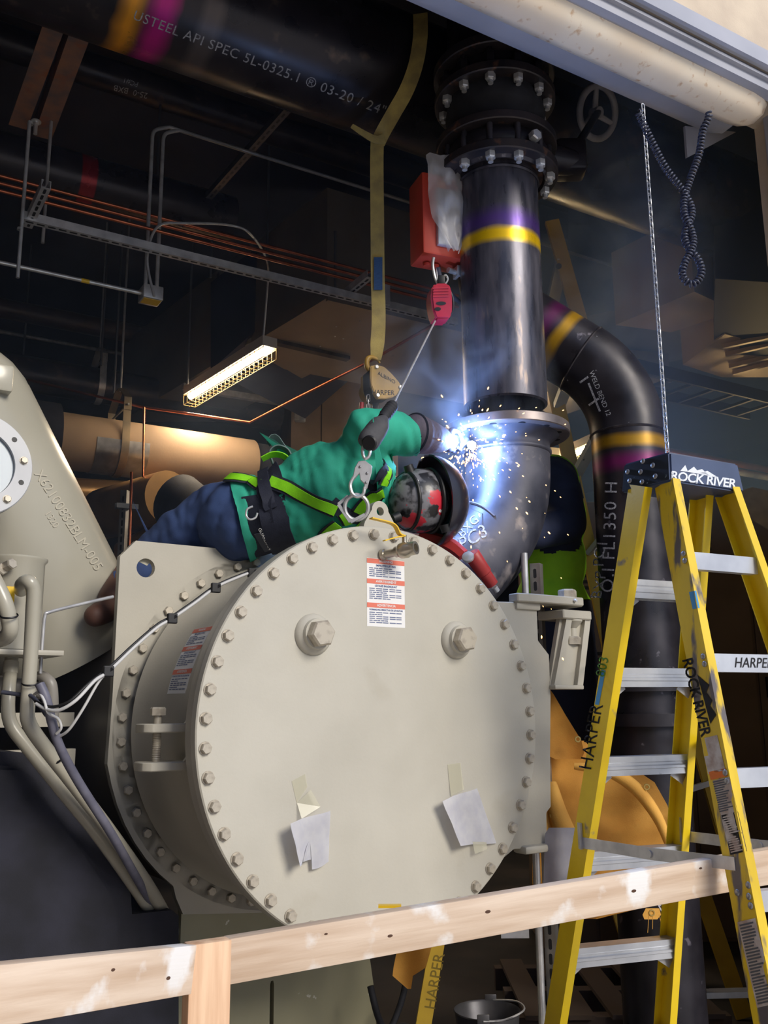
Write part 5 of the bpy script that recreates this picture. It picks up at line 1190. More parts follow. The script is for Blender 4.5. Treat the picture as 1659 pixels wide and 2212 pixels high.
bm = new_bm(); lathe(bm, [(0, .001), (.022, .001), (.026, -.004)], at(797, 957, 2.995), V((-.3, -.9, -.3)), 20); mk('pouch_mouth', bm, BLACK, po)
bm = new_bm(); tube(bm, spline([at(794, 955, 3.03), at(800, 965, 3.03), at(797, 985, 3.03), at(788, 990, 3.03), at(783, 975, 3.03), at(787, 958, 3.03)], 5, True), .0055, 8, closed=True); mk('swivel_eye', bm, CHROME, S)
hk = [(774, 996), (788, 994), (804, 1006), (803, 1020), (797, 1040), (793, 1055), (786, 1060), (787, 1045), (778, 1036), (776, 1022), (766, 1034), (762, 1030), (766, 1010)]
bm = new_bm(); prism(bm, [at(px, py, 3.03) for px, py in hk], V((0, .012, 0))); bmesh.ops.bevel(bm, geom=bm.edges[:], offset=.002, segments=1, affect='EDGES'); sh = mk('snap_hook', bm, GALV, S, smooth=40)
bm = new_bm(); tube(bm, spline([at(766, 1028, 3.035), at(757, 1045, 3.035), at(760, 1064, 3.035), at(771, 1073, 3.035), at(784, 1068, 3.035), at(788, 1052, 3.035)], 5), .0058, 8); mk('hook_bow', bm, CHROME, sh)
for px, py in ((778, 1008), (793, 1022), (791, 1042)): inst('hook_rivet', RIV, sh, zto(at(px, py, 3.028), V((0, -1, 0))) @ Matrix.Scale(.5, 4))
# orange box in torn plastic on the riser
OB = at(946, 478, 3.83); B0 = thing('control_box', 'orange-red control box in torn clear plastic beside the riser valve', 'control box', OB)
k3 = ppm(3.83, 3.9); ORG = mat('orange_box', srgb(206, 70, 48), srgb(190, 60, 44), rough=.5, scale=6)
ox = V((.93, .37, 0)).normalized(); oy = V((-.37, .93, 0))
def ob_(a, b, c_): return OB + ox * (a * k3) - Z_ * (b * k3 * 1.12) + oy * c_
bm = new_bm(); box(bm, ob_(0, 5, 0), (104 * k3, .15, 186 * k3), (ox, oy, Z_), .012); mk('enclosure', bm, ORG, B0, smooth=40)
bm = new_bm(); box(bm, ob_(14, 12, -.08), (72 * k3, .03, 130 * k3), (ox, oy, Z_), .008); mk('metal_lid', bm, GALV, B0, smooth=40)
bm = new_bm(); box(bm, ob_(-8, -52, -.07), (24 * k3, .03, 30 * k3), (ox, oy, Z_), .012); mk('indicator', bm, mat('orange_cap', srgb(220, 120, 60), rough=.4), B0)
for a in (-28, -8): bm = new_bm(); cyl(bm, ob_(a, 92, 0), ob_(a, 97, 0), .016, seg=16); mk('knockout', bm, ORG, B0)
BAG = mat('clear_plastic', srgb(220, 216, 216), rough=.25, alpha=.48)
bm = new_bm(); nx, ny = 18, 26; g = []
for j in range(ny + 1):
    row = []
    for i in range(nx + 1):
        u_, v_ = i / nx, j / ny
        wob = mnoise.noise(V((u_ * 5, v_ * 6, 1.3))) * .022 + mnoise.noise(V((u_ * 11, v_ * 13, 4.1))) * .010
        wid_ = 1 - .75 * max(0, v_ - .55) / .45
        a = -48 + 100 * (u_ - .5) * wid_ + 50 + 8 * v_; b = -104 + 190 * v_ + 10 * mnoise.noise(V((u_ * 4, 9., 1.)))
        row.append(bm.verts.new(ob_(a, b, -.105 + wob - .03 * math.sin(u_ * PI))))
    g.append(row)
for j in range(ny):
    for i in range(nx): bm.faces.new((g[j][i], g[j][i + 1], g[j + 1][i + 1], g[j + 1][i]))
mk('plastic_bag', bm, BAG, B0, smooth=70)
bm = new_bm(); tube(bm, spline([ob_(-2, 96, 0), ob_(4, 118, .0), ob_(16, 134, .0), ob_(40, 144, .03), ob_(62, 146, .06)], 5), .011, 10); mk('hose', bm, mat('hose_grey', srgb(90, 92, 104), rough=.5), B0)
bm = new_bm(); cyl(bm, ob_(12, 106, -.04), ob_(48, 106, -.02), .012, seg=12); box(bm, ob_(34, 106, -.03), (.016, .05, .05), (ox, oy, Z_), .004); mk('bracket_clamp', bm, CHROME, B0)
bm = new_bm(); cyl(bm, ob_(-6, 94, 0), ob_(-4, 146, -.0), .004, seg=8); mk('cord', bm, GALV, B0)
# ================================================================== door chain and coiled cord
ca, cb_ = at(1389, 232, 3.2), at(1443, 992, 3.2)
CHN = thing('door_chain', 'thin zinc hand chain hanging beside the drop pipe', 'chain', cb_)
nl = int((ca - cb_).length / .0232); me = LINK
for i in range(nl):
    t = i / nl; p = ca.lerp(V((ca.x, ca.y, cb_.z)), t); p = ca.lerp(cb_, t); inst('chain_link', LINK, CHN, Matrix.Translation(p) @ Matrix.Rotation(PI / 2 * (i % 2) + .5, 4, 'Z') @ Matrix.Diagonal((1.05, 1.05, .95, 1)))
cp = [(640, 150), (660, 190), (760, 400), (860, 590), (980, 750), (1030, 830), (1060, 900), (1060, 970), (1020, 1060), (1010, 1150), (1050, 1230), (1110, 1300), (1140, 1400), (1100, 1480), (1040, 1490), (990, 1420), (1010, 1330), (1050, 1250), (1075, 1170), (1060, 1080), (1010, 970), (1000, 880), (1010, 800), (1060, 650), (1120, 480), (1150, 300), (1190, 210), (1200, 150)]
n_ = len(cp); base = spline([at(1200 + a / 3.614, 200 + b / 3.614, 3.12 + .03 * math.sin(i / n_ * 2 * PI * 1.5)) for i, (a, b) in enumerate(cp)], 40)
T, X = frames(base); L_ = 0.; hel = []
for i in range(len(base)):
    if i: L_ += (base[i] - base[i - 1]).length
    hel.append(L_)
pts = []; tot = hel[-1]; turns = tot / .0135; m_ = int(turns * 9); j = 0
for i in range(m_):
    s_ = tot * i / m_
    while j < len(hel) - 2 and hel[j + 1] < s_: j += 1
    f_ = (s_ - hel[j]) / max(1e-9, hel[j + 1] - hel[j]); c_ = base[j].lerp(base[j + 1], f_); y_ = T[j].cross(X[j]); a = 2 * PI * i / 9
    pts.append(c_ + (X[j] * math.cos(a) + y_ * math.sin(a)) * .0108)
bm = new_bm(); tube(bm, pts, .0040, 6); mk('coiled_cord', bm, mat('cord_grey', srgb(52, 56, 76), rough=.4), smooth=60, label='dark coiled cord knotted in a loop under the door beam', cat='cord')
# ================================================================== people
def fuse(name, build, voxel=.012, smooth_it=6):
    """closed pieces -> one continuous skin"""
    bm = new_bm(); build(bm); bmesh.ops.recalc_face_normals(bm, faces=bm.faces[:])
    me = bpy.data.meshes.new(name); bm.to_mesh(me); bm.free()
    o = bpy.data.objects.new(name, me); COL.objects.link(o)
    md = o.modifiers.new('r', 'REMESH'); md.mode = 'VOXEL'; md.voxel_size = voxel
    dg = bpy.context.evaluated_depsgraph_get(); dg.update()
    m2 = bpy.data.meshes.new_from_object(o.evaluated_get(dg)); bpy.data.objects.remove(o); bpy.data.meshes.remove(me)
    bm = new_bm(); bm.from_mesh(m2); bpy.data.meshes.remove(m2)
    for _ in range(smooth_it): bmesh.ops.smooth_vert(bm, verts=bm.verts, factor=.5, use_axis_x=True, use_axis_y=True, use_axis_z=True)
    return bm
def limb(bm, pts, rad, seg=16):
    q = spline(pts, 4); n = len(q); m = len(rad) - 1
    rr = [rad[min(int(i / (n - 1) * m), m - 1)] * (1 - (i / (n - 1) * m - min(int(i / (n - 1) * m), m - 1))) + rad[min(int(i / (n - 1) * m), m - 1) + 1] * (i / (n - 1) * m - min(int(i / (n - 1) * m), m - 1)) for i in range(n)]
    tube(bm, q, rr, seg); ellipsoid(bm, q[0], (rr[0],) * 3); ellipsoid(bm, q[-1], (rr[-1],) * 3)
SKIN = mat('skin', srgb(196, 150, 124), rough=.5, sub=.1)
GREEN = mat('green_cotton', srgb(46, 172, 144), srgb(36, 150, 126), rough=.8, scale=5, bump=.12, bscale=260)
DENIM = mat('denim', srgb(54, 76, 124), srgb(42, 60, 102), rough=.85, scale=9, bump=.15, bscale=300)
LEATHER = mat('glove_leather', srgb(84, 78, 92), srgb(66, 60, 74), rough=.75, scale=10, bump=.3, bscale=60)
NAVY = mat('navy_webbing', srgb(26, 30, 48), srgb(36, 40, 58), rough=.8, scale=40, bump=.2, bscale=200)
LIME = mat('lime_webbing', srgb(140, 226, 20), srgb(126, 208, 16), rough=.7, scale=30, bump=.2, bscale=300)
# joints of the welder lying across the drum
J = dict(pel=at(522, 1122, 3.50), waist=at(600, 1104, 3.46), chest=at(705, 1056, 3.42), up=at(778, 1040, 3.40), neck=at(838, 1062, 3.39), head=at(905, 1084, 3.37),
         sh=at(775, 985, 3.36), el=at(800, 930, 3.29), wr=at(928, 945, 3.46), hand=at(972, 955, 3.58),
         sh2=at(800, 1105, 3.46), el2=at(880, 1150, 3.62), wr2=at(985, 1120, 3.66), hipR=at(470, 1112, 3.58), kneeR=at(330, 1200, 3.66), ankR=at(246, 1295, 3.50),
         hipL=at(505, 1160, 3.58), kneeL=at(400, 1240, 3.72), ankL=at(330, 1360, 3.72))
def wb(bm):
    spine = (J['chest'] - J['pel']).normalized(); dep = V((0, 1, 0)); upv = spine.cross(dep).normalized(); dep = upv.cross(spine)
    for c, r in ((J['pel'], (.16, .125, .145)), (J['waist'], (.17, .115, .135)), (J['waist'].lerp(J['chest'], .5), (.17, .12, .145)), (J['chest'], (.17, .13, .155)), (J['up'], (.13, .12, .145))):
        ellipsoid(bm, c, r, (spine, dep, upv), 24, 14)
    limb(bm, [J['up'], J['neck'], J['head']], [.08, .06, .075]); ellipsoid(bm, J['head'], (.098, .085, .088))
    limb(bm, [J['chest'].lerp(J['sh'], .5), J['sh'], J['el']], [.10, .085, .068]); limb(bm, [J['el'], J['el'].lerp(J['wr'], .5), J['wr'], J['hand']], [.066, .060, .044, .036])
    limb(bm, [J['sh2'], J['el2'], J['wr2']], [.08, .058, .036])
    limb(bm, [J['pel'], J['hipR'], J['hipR'].lerp(J['kneeR'], .5), J['kneeR'], J['ankR']], [.13, .115, .096, .074, .05])
    limb(bm, [J['pel'], J['hipL'], J['kneeL'], J['ankL']], [.12, .11, .074, .05])
body = fuse('b', wb, .0095, 10)
bm_keep = body.copy()
WD = mk('person', body, SKIN, smooth=80, label='welder in green jacket, jeans and harness lying across the drum', cat='person')
def px_of(P): return proj(P)
def garment(name, src, keep, m, inflate, fold, seed, par, cuts=()):
    bm = src.copy(); bm.normal_update()
    for a, b in cuts:
        if a == 'z':
            bmesh.ops.bisect_plane(bm, geom=bm.verts[:] + bm.edges[:] + bm.faces[:], dist=1e-5, plane_co=V((0, 0, b)), plane_no=Z_); continue
        pn = (at(*a, 3.) - EYE).cross(at(*b, 3.) - EYE).normalized()
        bmesh.ops.bisect_plane(bm, geom=bm.verts[:] + bm.edges[:] + bm.faces[:], dist=1e-5, plane_co=EYE, plane_no=pn)
    dele = [f for f in bm.faces if not keep(f.calc_center_median())]
    bmesh.ops.delete(bm, geom=dele, context='FACES')
    bm.normal_update()
    for v in bm.verts:
        p = v.co; f = fold(p) if fold else 0
        v.co = p + v.normal * (inflate + f)
    for _ in range(1): bmesh.ops.smooth_vert(bm, verts=[v for v in bm.verts if not v.is_boundary], factor=.25, use_axis_x=True, use_axis_y=True, use_axis_z=True)
    bmesh.ops.solidify(bm, geom=bm.faces[:], thickness=.004)
    return mk(name, bm, m, par, smooth=80)
def side(P, a, b):            # picture-side test of a point against the line a->b
    x, y = px_of(P); return (b[0] - a[0]) * (y - a[1]) - (b[1] - a[1]) * (x - a[0])
in_arm = lambda P: (P - J['wr']).length < .17 and px_of(P)[1] < 1015
def k_jacket(P):
    x, y = px_of(P)
    if x > 846 and y > 985: return False
    if x > 897 and y < 1000: return False
    return side(P, (488, 1000), (545, 1230)) < 0
def k_jeans(P): return side(P, (500, 1000), (556, 1230)) > 0 and px_of(P)[0] > 250
def k_boot(P): return px_of(P)[0] < 262 and side(P, (500, 1000), (556, 1230)) > 0
def k_glove(P):
    x, y = px_of(P); return x > 888 and y < 1003 and in_arm(P)
fold_j = lambda P: .026 * abs(mnoise.noise(V((P.x * 9 - P.z * 5, P.y * 4, P.z * 5 + P.x * 4)))) + .014 * abs(mnoise.noise(V((P.x * 22 + P.z * 8, P.y * 9, P.z * 9 - P.x * 6)))) + .003 * mnoise.noise(P * 40)
fold_d = lambda P: .016 * abs(mnoise.noise(V((P.x * 14 + P.z * 6, P.y * 6, P.z * 6 - P.x * 10)))) + .009 * abs(mnoise.noise(V((P.x * 6, P.y * 5, P.z * 14)))) + .004 * mnoise.noise(P * 30)
jk = garment('jacket', bm_keep, k_jacket, GREEN, .012, fold_j, 1, WD, (((488, 1000), (545, 1230)), ((897, 880), (897, 1000)), ((846, 985), (846, 1200)))); jn = garment('jeans', bm_keep, k_jeans, DENIM, .008, fold_d, 2, WD, (((500, 1000), (556, 1230)), ((250, 1200), (250, 1400))))
bt = garment('boot', bm_keep, k_boot, mat('boot_leather', srgb(110, 74, 60), srgb(86, 58, 48), rough=.6, scale=9), .014, None, 3, WD, (((262, 1200), (262, 1400)),))
bm = new_bm(); d_ = (J['ankR'] - J['kneeR']).normalized(); limb(bm, [J['ankR'], at(228, 1318, 3.46), at(206, 1330, 3.40)], [.05, .048, .04]); mk('boot_foot', bm, MATS['boot_leather'], bt)
# gauntlet with fingers closed on the electrode holder
W_ = J['wr']; H_ = J['hand']; fd = (H_ - W_).normalized(); gx, gy, _ = frame_from(fd, Z_)
hold = at(1000, 958, 3.62)
def gl(bm):
    limb(bm, [at(900, 938, 3.40), at(925, 944, 3.45), at(950, 950, 3.52)], [.076, .066, .05], 24)
    pal = at(968, 954, 3.565); ellipsoid(bm, pal, (.045, .03, .042), (fd, fd.cross(gx), gx))
    for i, (dz, ln) in enumerate(((.030, .9), (.010, 1.), (-.010, .95), (-.029, .78))):
        k0 = pal + fd * .03 + gx * dz; k1 = k0 + fd * .032 * ln - gy * .012; k2 = k1 + fd * .012 + gy * .026 * ln; k3_ = k2 - fd * .018 + gy * .016
        limb(bm, [k0, k1, k2, k3_], [.0115, .011, .0105, .009], 10)
    t0 = pal + gx * .03 + gy * .01; limb(bm, [t0, t0 + gx * .018 + fd * .02, t0 + gx * .014 + fd * .042 + gy * .012], [.013, .012, .010], 10)
glb = fuse('g', gl, .0045, 3)
mk('welding_glove', glb, LEATHER, WD, smooth=80)
bm = new_bm(); lathe(bm, [(.070, -.006), (.081, 0), (.070, .006)], at(893, 937, 3.39), at(925, 944, 3.46) - at(902, 938, 3.42), 32); mk('glove_hem', bm, NAVY, WD)
bm = new_bm(); cyl(bm, hold - V((.03, .02, .03)), hold + V((.02, .015, .02)), .011, seg=12); cyl(bm, hold + V((.02, .015, .02)), at(1014, 961, 3.66), .003, seg=8)
eh = mk('electrode_holder', bm, BLACK, smooth=50, label='black electrode holder gripped in the welder glove', cat='welding tool')
# welding hood
HC = at(905, 1082, 3.35)
CAMO = mat('camo_cap', srgb(30, 30, 34), srgb(120, 120, 126), rough=.45, scale=22, lo=.44, hi=.56, detail=3, c3=srgb(200, 40, 58), s3=11, lo3=.56, hi3=.58, coat=.3)
fwd = V((.86, .42, .10)).normalized(); up_ = V((-.1, -.15, .98)); up_ = (up_ - fwd * up_.dot(fwd)).normalized(); rt = fwd.cross(up_)
bm = new_bm(); ellipsoid(bm, HC, (.118, .108, .118), (fwd, rt, up_), 36, 20); hat = mk('hard_cap', bm, CAMO, WD, smooth=80, label='camouflage welding cap')
lettering('8', 14, drape(bvh_of(hat), 902, 1042, 10, lift=.001), WHITE_P, hat, bold=True); lettering('8', 14, drape(bvh_of(hat), 953, 1104, 80, lift=.001), WHITE_P, hat, bold=True)
def ringp(c, r1, r2, a1, a2, n=40): return [c + a1 * (r1 * math.cos(2 * PI * i / n)) + a2 * (r2 * math.sin(2 * PI * i / n)) for i in range(n)]
vd_ = (EYE - HC).normalized(); e1_ = cam_r - vd_ * cam_r.dot(vd_); e2_ = vd_.cross(e1_)
bm = new_bm(); tube(bm, ringp(HC + vd_ * .015, .112, .110, e1_.normalized(), e2_.normalized()), .009, 8, closed=True); hb_ = mk('headband', bm, BLACK, WD)
bm = new_bm(); tube(bm, ringp(HC - fwd * .05, .100, .104, rt, up_), .007, 8, closed=True); mk('headband', bm, BLACK, WD)
bm = new_bm(); tube(bm, ringp(HC + fwd * .045, .108, .116, rt, up_), .008, 8, closed=True); mk('headband', bm, BLACK, WD)
# hood shell: open half turned to the weld
bm = new_bm(); ellipsoid(bm, HC + fwd * .035, (.150, .142, .165), (fwd, rt, up_), 44, 24)
dele = [f for f in bm.faces if (f.calc_center_median() - (HC + fwd * .035)).dot(fwd) < .012 + .35 * max(0, (f.calc_center_median() - HC).dot(rt * -1) * 0)]
bmesh.ops.delete(bm, geom=dele, context='FACES'); bmesh.ops.solidify(bm, geom=bm.faces[:], thickness=.006)
mk('welding_hood', bm, mat('hood_shell', srgb(24, 24, 32), srgb(40, 38, 50), rough=.3, scale=8, coat=.4), WD, smooth=60, label='glossy black welding hood')
for kp, kd in ((at(884, 1014, 3.30), up_ - fwd * .3), (at(962, 1140, 3.30), -up_ + fwd * .2), (at(856, 1118, 3.27), -fwd - up_ * .3)):
    bm = new_bm(); kd = kd.normalized(); cyl(bm, kp - kd * .012, kp + kd * .016, .02, .017, seg=16); mk('pivot_knob', bm, BLACK, WD)
# harness
tj = bvh_of(jk, jn)
def strap(pxs, wd_, m, name='harness_strap', lift=.006, par=WD, n=8, th=.004, side_off=None):
    q = []; ns = []
    fine = spline([V((a, b, 0)) for a, b in pxs], n)
    for p in fine:
        d = ray(p.x, p.y).normalized(); h = tj.ray_cast(EYE, d)
        if h[0] is None: continue
        nn = h[1] if h[1].dot(d) < 0 else -h[1]; q.append(h[0]); ns.append(nn)
    for _ in range(3):
        q = [q[0]] + [(q[i - 1] + q[i] * 2 + q[i + 1]) / 4 for i in range(1, len(q) - 1)] + [q[-1]]
        ns = [ns[0]] + [(ns[i - 1] + ns[i] * 2 + ns[i + 1]).normalized() for i in range(1, len(ns) - 1)] + [ns[-1]]
    sides = []
    for i in range(len(q)):
        t = (q[min(i + 1, len(q) - 1)] - q[max(i - 1, 0)]).normalized(); sides.append(t.cross(ns[i]).normalized())
    q = [p + nn * lift for p, nn in zip(q, ns)]
    bm = new_bm(); ribbon(bm, q, wd_, th, sides); return mk(name, bm, m, par, smooth=40)
strap([(580, 1012), (586, 1060), (592, 1110), (604, 1160), (622, 1196)], .105, NAVY, 'waist_belt', .008)
strap([(572, 1008), (574, 1050), (580, 1085), (588, 1100)], .046, NAVY, 'harness_strap', .015)
strap([(556, 1070), (556, 1110), (566, 1150), (586, 1192)], .12, NAVY, 'belt_pad', .004)
tagp = strap([(560, 1148), (580, 1182)], .03, mat('pad_patch', srgb(58, 62, 74), rough=.7), 'belt_patch', .016, n=3)
lettering('GUARDIAN', 10, drape(bvh_of(tagp), 572, 1164, -62, lift=.002), WHITE_P, WD, name='patch_lettering')
for pts_, w_ in (([(496, 1034), (520, 1036), (545, 1042), (564, 1048)], .042), ([(586, 1040), (630, 1058), (680, 1082), (724, 1102)], .044), ([(686, 1172), (705, 1150), (728, 1130)], .046), ([(772, 1104), (800, 1080), (824, 1062)], .044), ([(824, 1046), (832, 1028), (834, 1010)], .04), ([(776, 1128), (790, 1138), (800, 1140)], .044), ([(738, 1106), (746, 1118), (752, 1128)], .034)):
    strap(pts_, w_ + .012, NAVY, 'strap_edge', .009); strap(pts_, w_ - .006, LIME, 'harness_strap', .0125)
strap([(716, 1085), (740, 1105), (768, 1118), (800, 1122)], .05, NAVY, 'dorsal_pad', .006)
strap([(800, 1060), (820, 1030), (832, 1004)], .05, NAVY, 'harness_strap', .007)
dr_ = at(770, 1096, 3.06); dx = (cam_r * .93 - cam_u * -.38).normalized(); dy = (cam_u * .93 - cam_r * .38).normalized(); dz_ = -_f
bm = new_bm(); tube(bm, [dr_ + cam_r * (.039 * math.cos(2 * PI * i / 28)) + cam_u * (.042 * math.sin(2 * PI * i / 28)) for i in range(28)], .0068, 8, closed=True); mk('d_ring', bm, GALV, WD)
bm = new_bm(); bar(bm, at(731, 1090, 3.065), at(757, 1128, 3.065), .011, .013, V((0, -1, 0))); bar(bm, at(731, 1090, 3.065), at(752, 1072, 3.065), .010, .012, V((0, -1, 0))); bar(bm, at(757, 1128, 3.065), at(788, 1112, 3.065), .010, .012, V((0, -1, 0))); mk('d_ring_slot', bm, GALV, WD, smooth=0)
bm = new_bm(); tube(bm, spline([at(546, 1094, 3.275), at(534, 1100, 3.27), at(532, 1114, 3.27), at(540, 1122, 3.27), at(552, 1118, 3.275), at(556, 1108, 3.275)], 5), .0038, 8); mk('side_ring', bm, CHROME, WD)
# loose ends sticking up behind the waist
bm = new_bm(); q = spline([at(566, 992, 3.42), at(588, 982, 3.42), at(610, 984, 3.42), at(626, 998, 3.42), at(618, 1014, 3.42)], 5); ribbon(bm, q, .03, .004, V((.2, -.9, .5))); mk('loose_strap', bm, LIME, WD)
bm = new_bm(); q = spline([at(590, 1004, 3.47), at(584, 978, 3.47), at(600, 966, 3.47), at(622, 974, 3.47), at(634, 998, 3.47)], 5); ribbon(bm, q, .03, .005, V((.1, -.9, .3))); mk('loose_strap', bm, mat('pale_strap', srgb(96, 118, 116), rough=.7), WD)
bm = new_bm(); q = spline([at(578, 958, 3.5), at(592, 950, 3.5), at(606, 968, 3.5), at(622, 990, 3.5)], 5); ribbon(bm, q, .05, .004, V((.5, -.6, .6))); mk('loose_strap', bm, MATS['pale_strap'], WD)
# ------------------------------------------------------------------ second worker standing behind the elbow
D6 = 4.46
K = dict(pel=at(1192, 1300, D6), ch=at(1190, 1120, D6), up=at(1182, 1040, D6), neck=at(1165, 990, D6), head=at(1148, 945, D6), sh=at(1204, 1045, D6 - .12), el=at(1226, 1130, D6 - .16), wr=at(1150, 1158, D6 - .3),
         sh2=at(1140, 1050, D6 + .1), el2=at(1120, 1140, D6 - .05), wr2=at(1090, 1165, D6 - .3))
zft = at(1200, 1640, D6).z
def wb2(bm):
    for c, r in ((K['pel'], (.155, .14, .15)), (K['pel'].lerp(K['ch'], .5), (.15, .14, .2)), (K['ch'], (.15, .15, .2)), (K['up'], (.14, .14, .12))): ellipsoid(bm, c, r, None, 24, 14)
    limb(bm, [K['up'], K['neck'], K['head']], [.07, .058, .07]); ellipsoid(bm, K['head'], (.085, .1, .115))
    limb(bm, [K['up'], K['sh'], K['el']], [.09, .09, .078]); limb(bm, [K['el'], K['el'].lerp(K['wr'], .5), K['wr']], [.08, .07, .05])
    limb(bm, [K['up'], K['sh2'], K['el2'], K['wr2']], [.09, .08, .07, .05])
    for s_ in (-.06, .075): limb(bm, [K['pel'] + V((s_, 0, -.05)), at(1210, 1460, D6) + V((s_, -.03, 0)), at(1222, 1600, D6) + V((s_ * .7, .0, -.1)), at(1228, 1700, D6) + V((s_, 0, -.15))], [.105, .085, .07, .055])
b2 = fuse('b2', wb2, .011, 10); keep2 = b2.copy()
P2 = mk('person', b2, SKIN, smooth=80, label='second worker in dark jacket and lime vest behind the scorched elbow', cat='person')
NJ = mat('navy_jacket', srgb(30, 40, 70), srgb(22, 30, 54), rough=.85, scale=8, bump=.2, bscale=80)
nz2 = lambda P: .010 * abs(mnoise.noise(P * 9))
zv = at(1190, 1292, D6).z
near_arm = lambda P: min((P - K['sh']).length, (P - K['el']).length, (P - K['wr']).length, (P - K['el'].lerp(K['wr'], .5)).length, (P - K['sh'].lerp(K['el'], .5)).length, (P - K['el2']).length, (P - K['wr2']).length) < .138
garment('jacket', keep2, lambda P: (near_arm(P) or zv + .3 < P.z) and P.z < K['neck'].z - .02 and P.z > zv, NJ, .012, nz2, 5, P2, (('z', K['neck'].z - .02), ('z', zv + .3)))
garment('trousers', keep2, lambda P: P.z < zv + .05, mat('dark_denim', srgb(24, 30, 52), srgb(18, 22, 40), rough=.9, scale=8), .010, nz2, 6, P2)
garment('safety_vest', keep2, lambda P: zv - .02 < P.z < K['up'].z + .10 and not near_arm(P), mat('lime_vest', srgb(170, 238, 24), srgb(150, 220, 20), rough=.75, scale=9, bump=.1, bscale=200), .017, nz2, 7, P2, (('z', zv - .02), ('z', K['up'].z + .10)))
bm = new_bm(); ellipsoid(bm, K['head'] + V((0, .01, .05)), (.108, .13, .10), None, 24, 14); mk('hard_hat', bm, mat('hat_shell', srgb(60, 60, 70), rough=.4), P2)
# ================================================================== tarpaulin, cloth, tools, background
TARP = mat('gold_canvas', srgb(232, 176, 84), srgb(206, 150, 66), rough=.85, scale=5, bump=.15, bscale=220, c3=srgb(120, 92, 56), s3=6, lo3=.66, hi3=.8)
def sheet_rows(rows, Dfun, nx=18):
    bm = new_bm(); g = []
    for (y, x0, x1) in rows:
        g.append([bm.verts.new(at(x0 + (x1 - x0) * i / nx, y, Dfun(x0 + (x1 - x0) * i / nx, y))) for i in range(nx + 1)])
    for j in range(len(g) - 1):
        for i in range(nx): bm.faces.new((g[j][i], g[j][i + 1], g[j + 1][i + 1], g[j + 1][i]))
    return bm
def lerp_rows(keys, n):
    out = []
    for k in range(len(keys) - 1):
        for i in range(n):
            t = i / n; out.append(tuple(keys[k][c] * (1 - t) + keys[k + 1][c] * t for c in range(3)))
    out.append(keys[-1]); return out
TP = thing('welding_blanket', 'crumpled gold canvas welding blanket with eyelets draped behind the stepladder', 'tarpaulin', at(1300, 1960, 3.78))
fold_t = lambda x, y: 3.74 + .05 * math.sin((x * .9 + y * .55) / 46.) + .03 * mnoise.noise(V((x / 60., y / 60., 0))) + .00035 * (x - 1180)
bm = sheet_rows(lerp_rows([(1600, 1150, 1262), (1640, 1150, 1302), (1662, 1150, 1372), (1690, 1150, 1414), (1740, 1150, 1442), (1800, 1150, 1457), (1860, 1150, 1458), (1905, 1150, 1452), (1930, 1150, 1400), (1960, 1160, 1392), (1985, 1230, 1290)], 3), fold_t)
bmesh.ops.solidify(bm, geom=bm.faces[:], thickness=.004); mk('lower_drape', bm, TARP, TP, smooth=70)
fold_u = lambda x, y: 3.66 + .04 * math.sin((x * 1.2 - y * .4) / 40.) - .0003 * (y - 1480)
bm = sheet_rows(lerp_rows([(1462, 1150, 1168), (1500, 1150, 1196), (1545, 1150, 1222), (1600, 1150, 1256), (1626, 1170, 1262), (1640, 1200, 1256)], 3), fold_u, 12)
bmesh.ops.solidify(bm, geom=bm.faces[:], thickness=.004); mk('upper_drape', bm, TARP, TP, smooth=70)
q = spline([at(1240, 1655, 3.62), at(1310, 1665, 3.6), at(1370, 1700, 3.6), at(1420, 1765, 3.62), at(1450, 1840, 3.64)], 5); bm = new_bm(); tube(bm, q, [.012 + .012 * math.sin(PI * i / 20) for i in range(21)], 8); mk('rolled_hem', bm, TARP, TP, smooth=70)
q = spline([at(1190, 1690, 3.62), at(1205, 1760, 3.6), at(1240, 1840, 3.62), at(1275, 1900, 3.66)], 5); bm = new_bm(); tube(bm, q, [.02 + .02 * math.sin(PI * i / 15) for i in range(16)], 8); mk('fold', bm, TARP, TP, smooth=70)
bm = sheet_rows(lerp_rows([(1690, 1178, 1190), (1740, 1176, 1208), (1800, 1174, 1216)], 4), lambda x, y: 3.6 + .01 * math.sin(x / 9.), 6); mk('corner_flap', bm, TARP, TP, smooth=70)
EYEL = mat('brass_eyelet', srgb(200, 176, 110), rough=.35, metal=.7)
for px, py, D in ((1397, 1700, 3.585), (1194, 1762, 3.585), (1248, 1597, 3.60), (1408, 1972, 3.6)):
    bm = new_bm(); x_, y_, _ = frame_from(V((0, -1, 0))); tube(bm, [at(px, py, D) + (x_ * math.cos(2 * PI * i / 16) + y_ * math.sin(2 * PI * i / 16)) * .009 for i in range(16)], .0032, 6, closed=True); mk('eyelet', bm, EYEL, TP)
bm = sheet_rows(lerp_rows([(1962, 1395, 1424), (1976, 1388, 1428), (1986, 1392, 1420)], 2), lambda x, y: 3.6, 4); mk('torn_corner', bm, TARP, TP)
for dx in (0, 8, 22): bm = new_bm(); cyl(bm, at(1402 + dx, 1975, 3.6), at(1399 + dx * 1.3, 2015 - dx, 3.6), .001, seg=5); mk('thread', bm, TARP, TP)
CLOTH = mat('white_cloth', srgb(206, 206, 216), srgb(188, 188, 202), rough=.9, scale=12)
bm = sheet_rows(lerp_rows([(1788, 1186, 1266), (1800, 1178, 1278), (1840, 1176, 1284), (1900, 1174, 1236), (1930, 1170, 1222), (1960, 1168, 1220)], 3), lambda x, y: 3.46 + .02 * math.sin(x / 14.), 10); bmesh.ops.solidify(bm, geom=bm.faces[:], thickness=.003)
mk('white_rag', bm, CLOTH, smooth=70, label='pale white rag hanging over the lower lug beside the blanket', cat='rag')
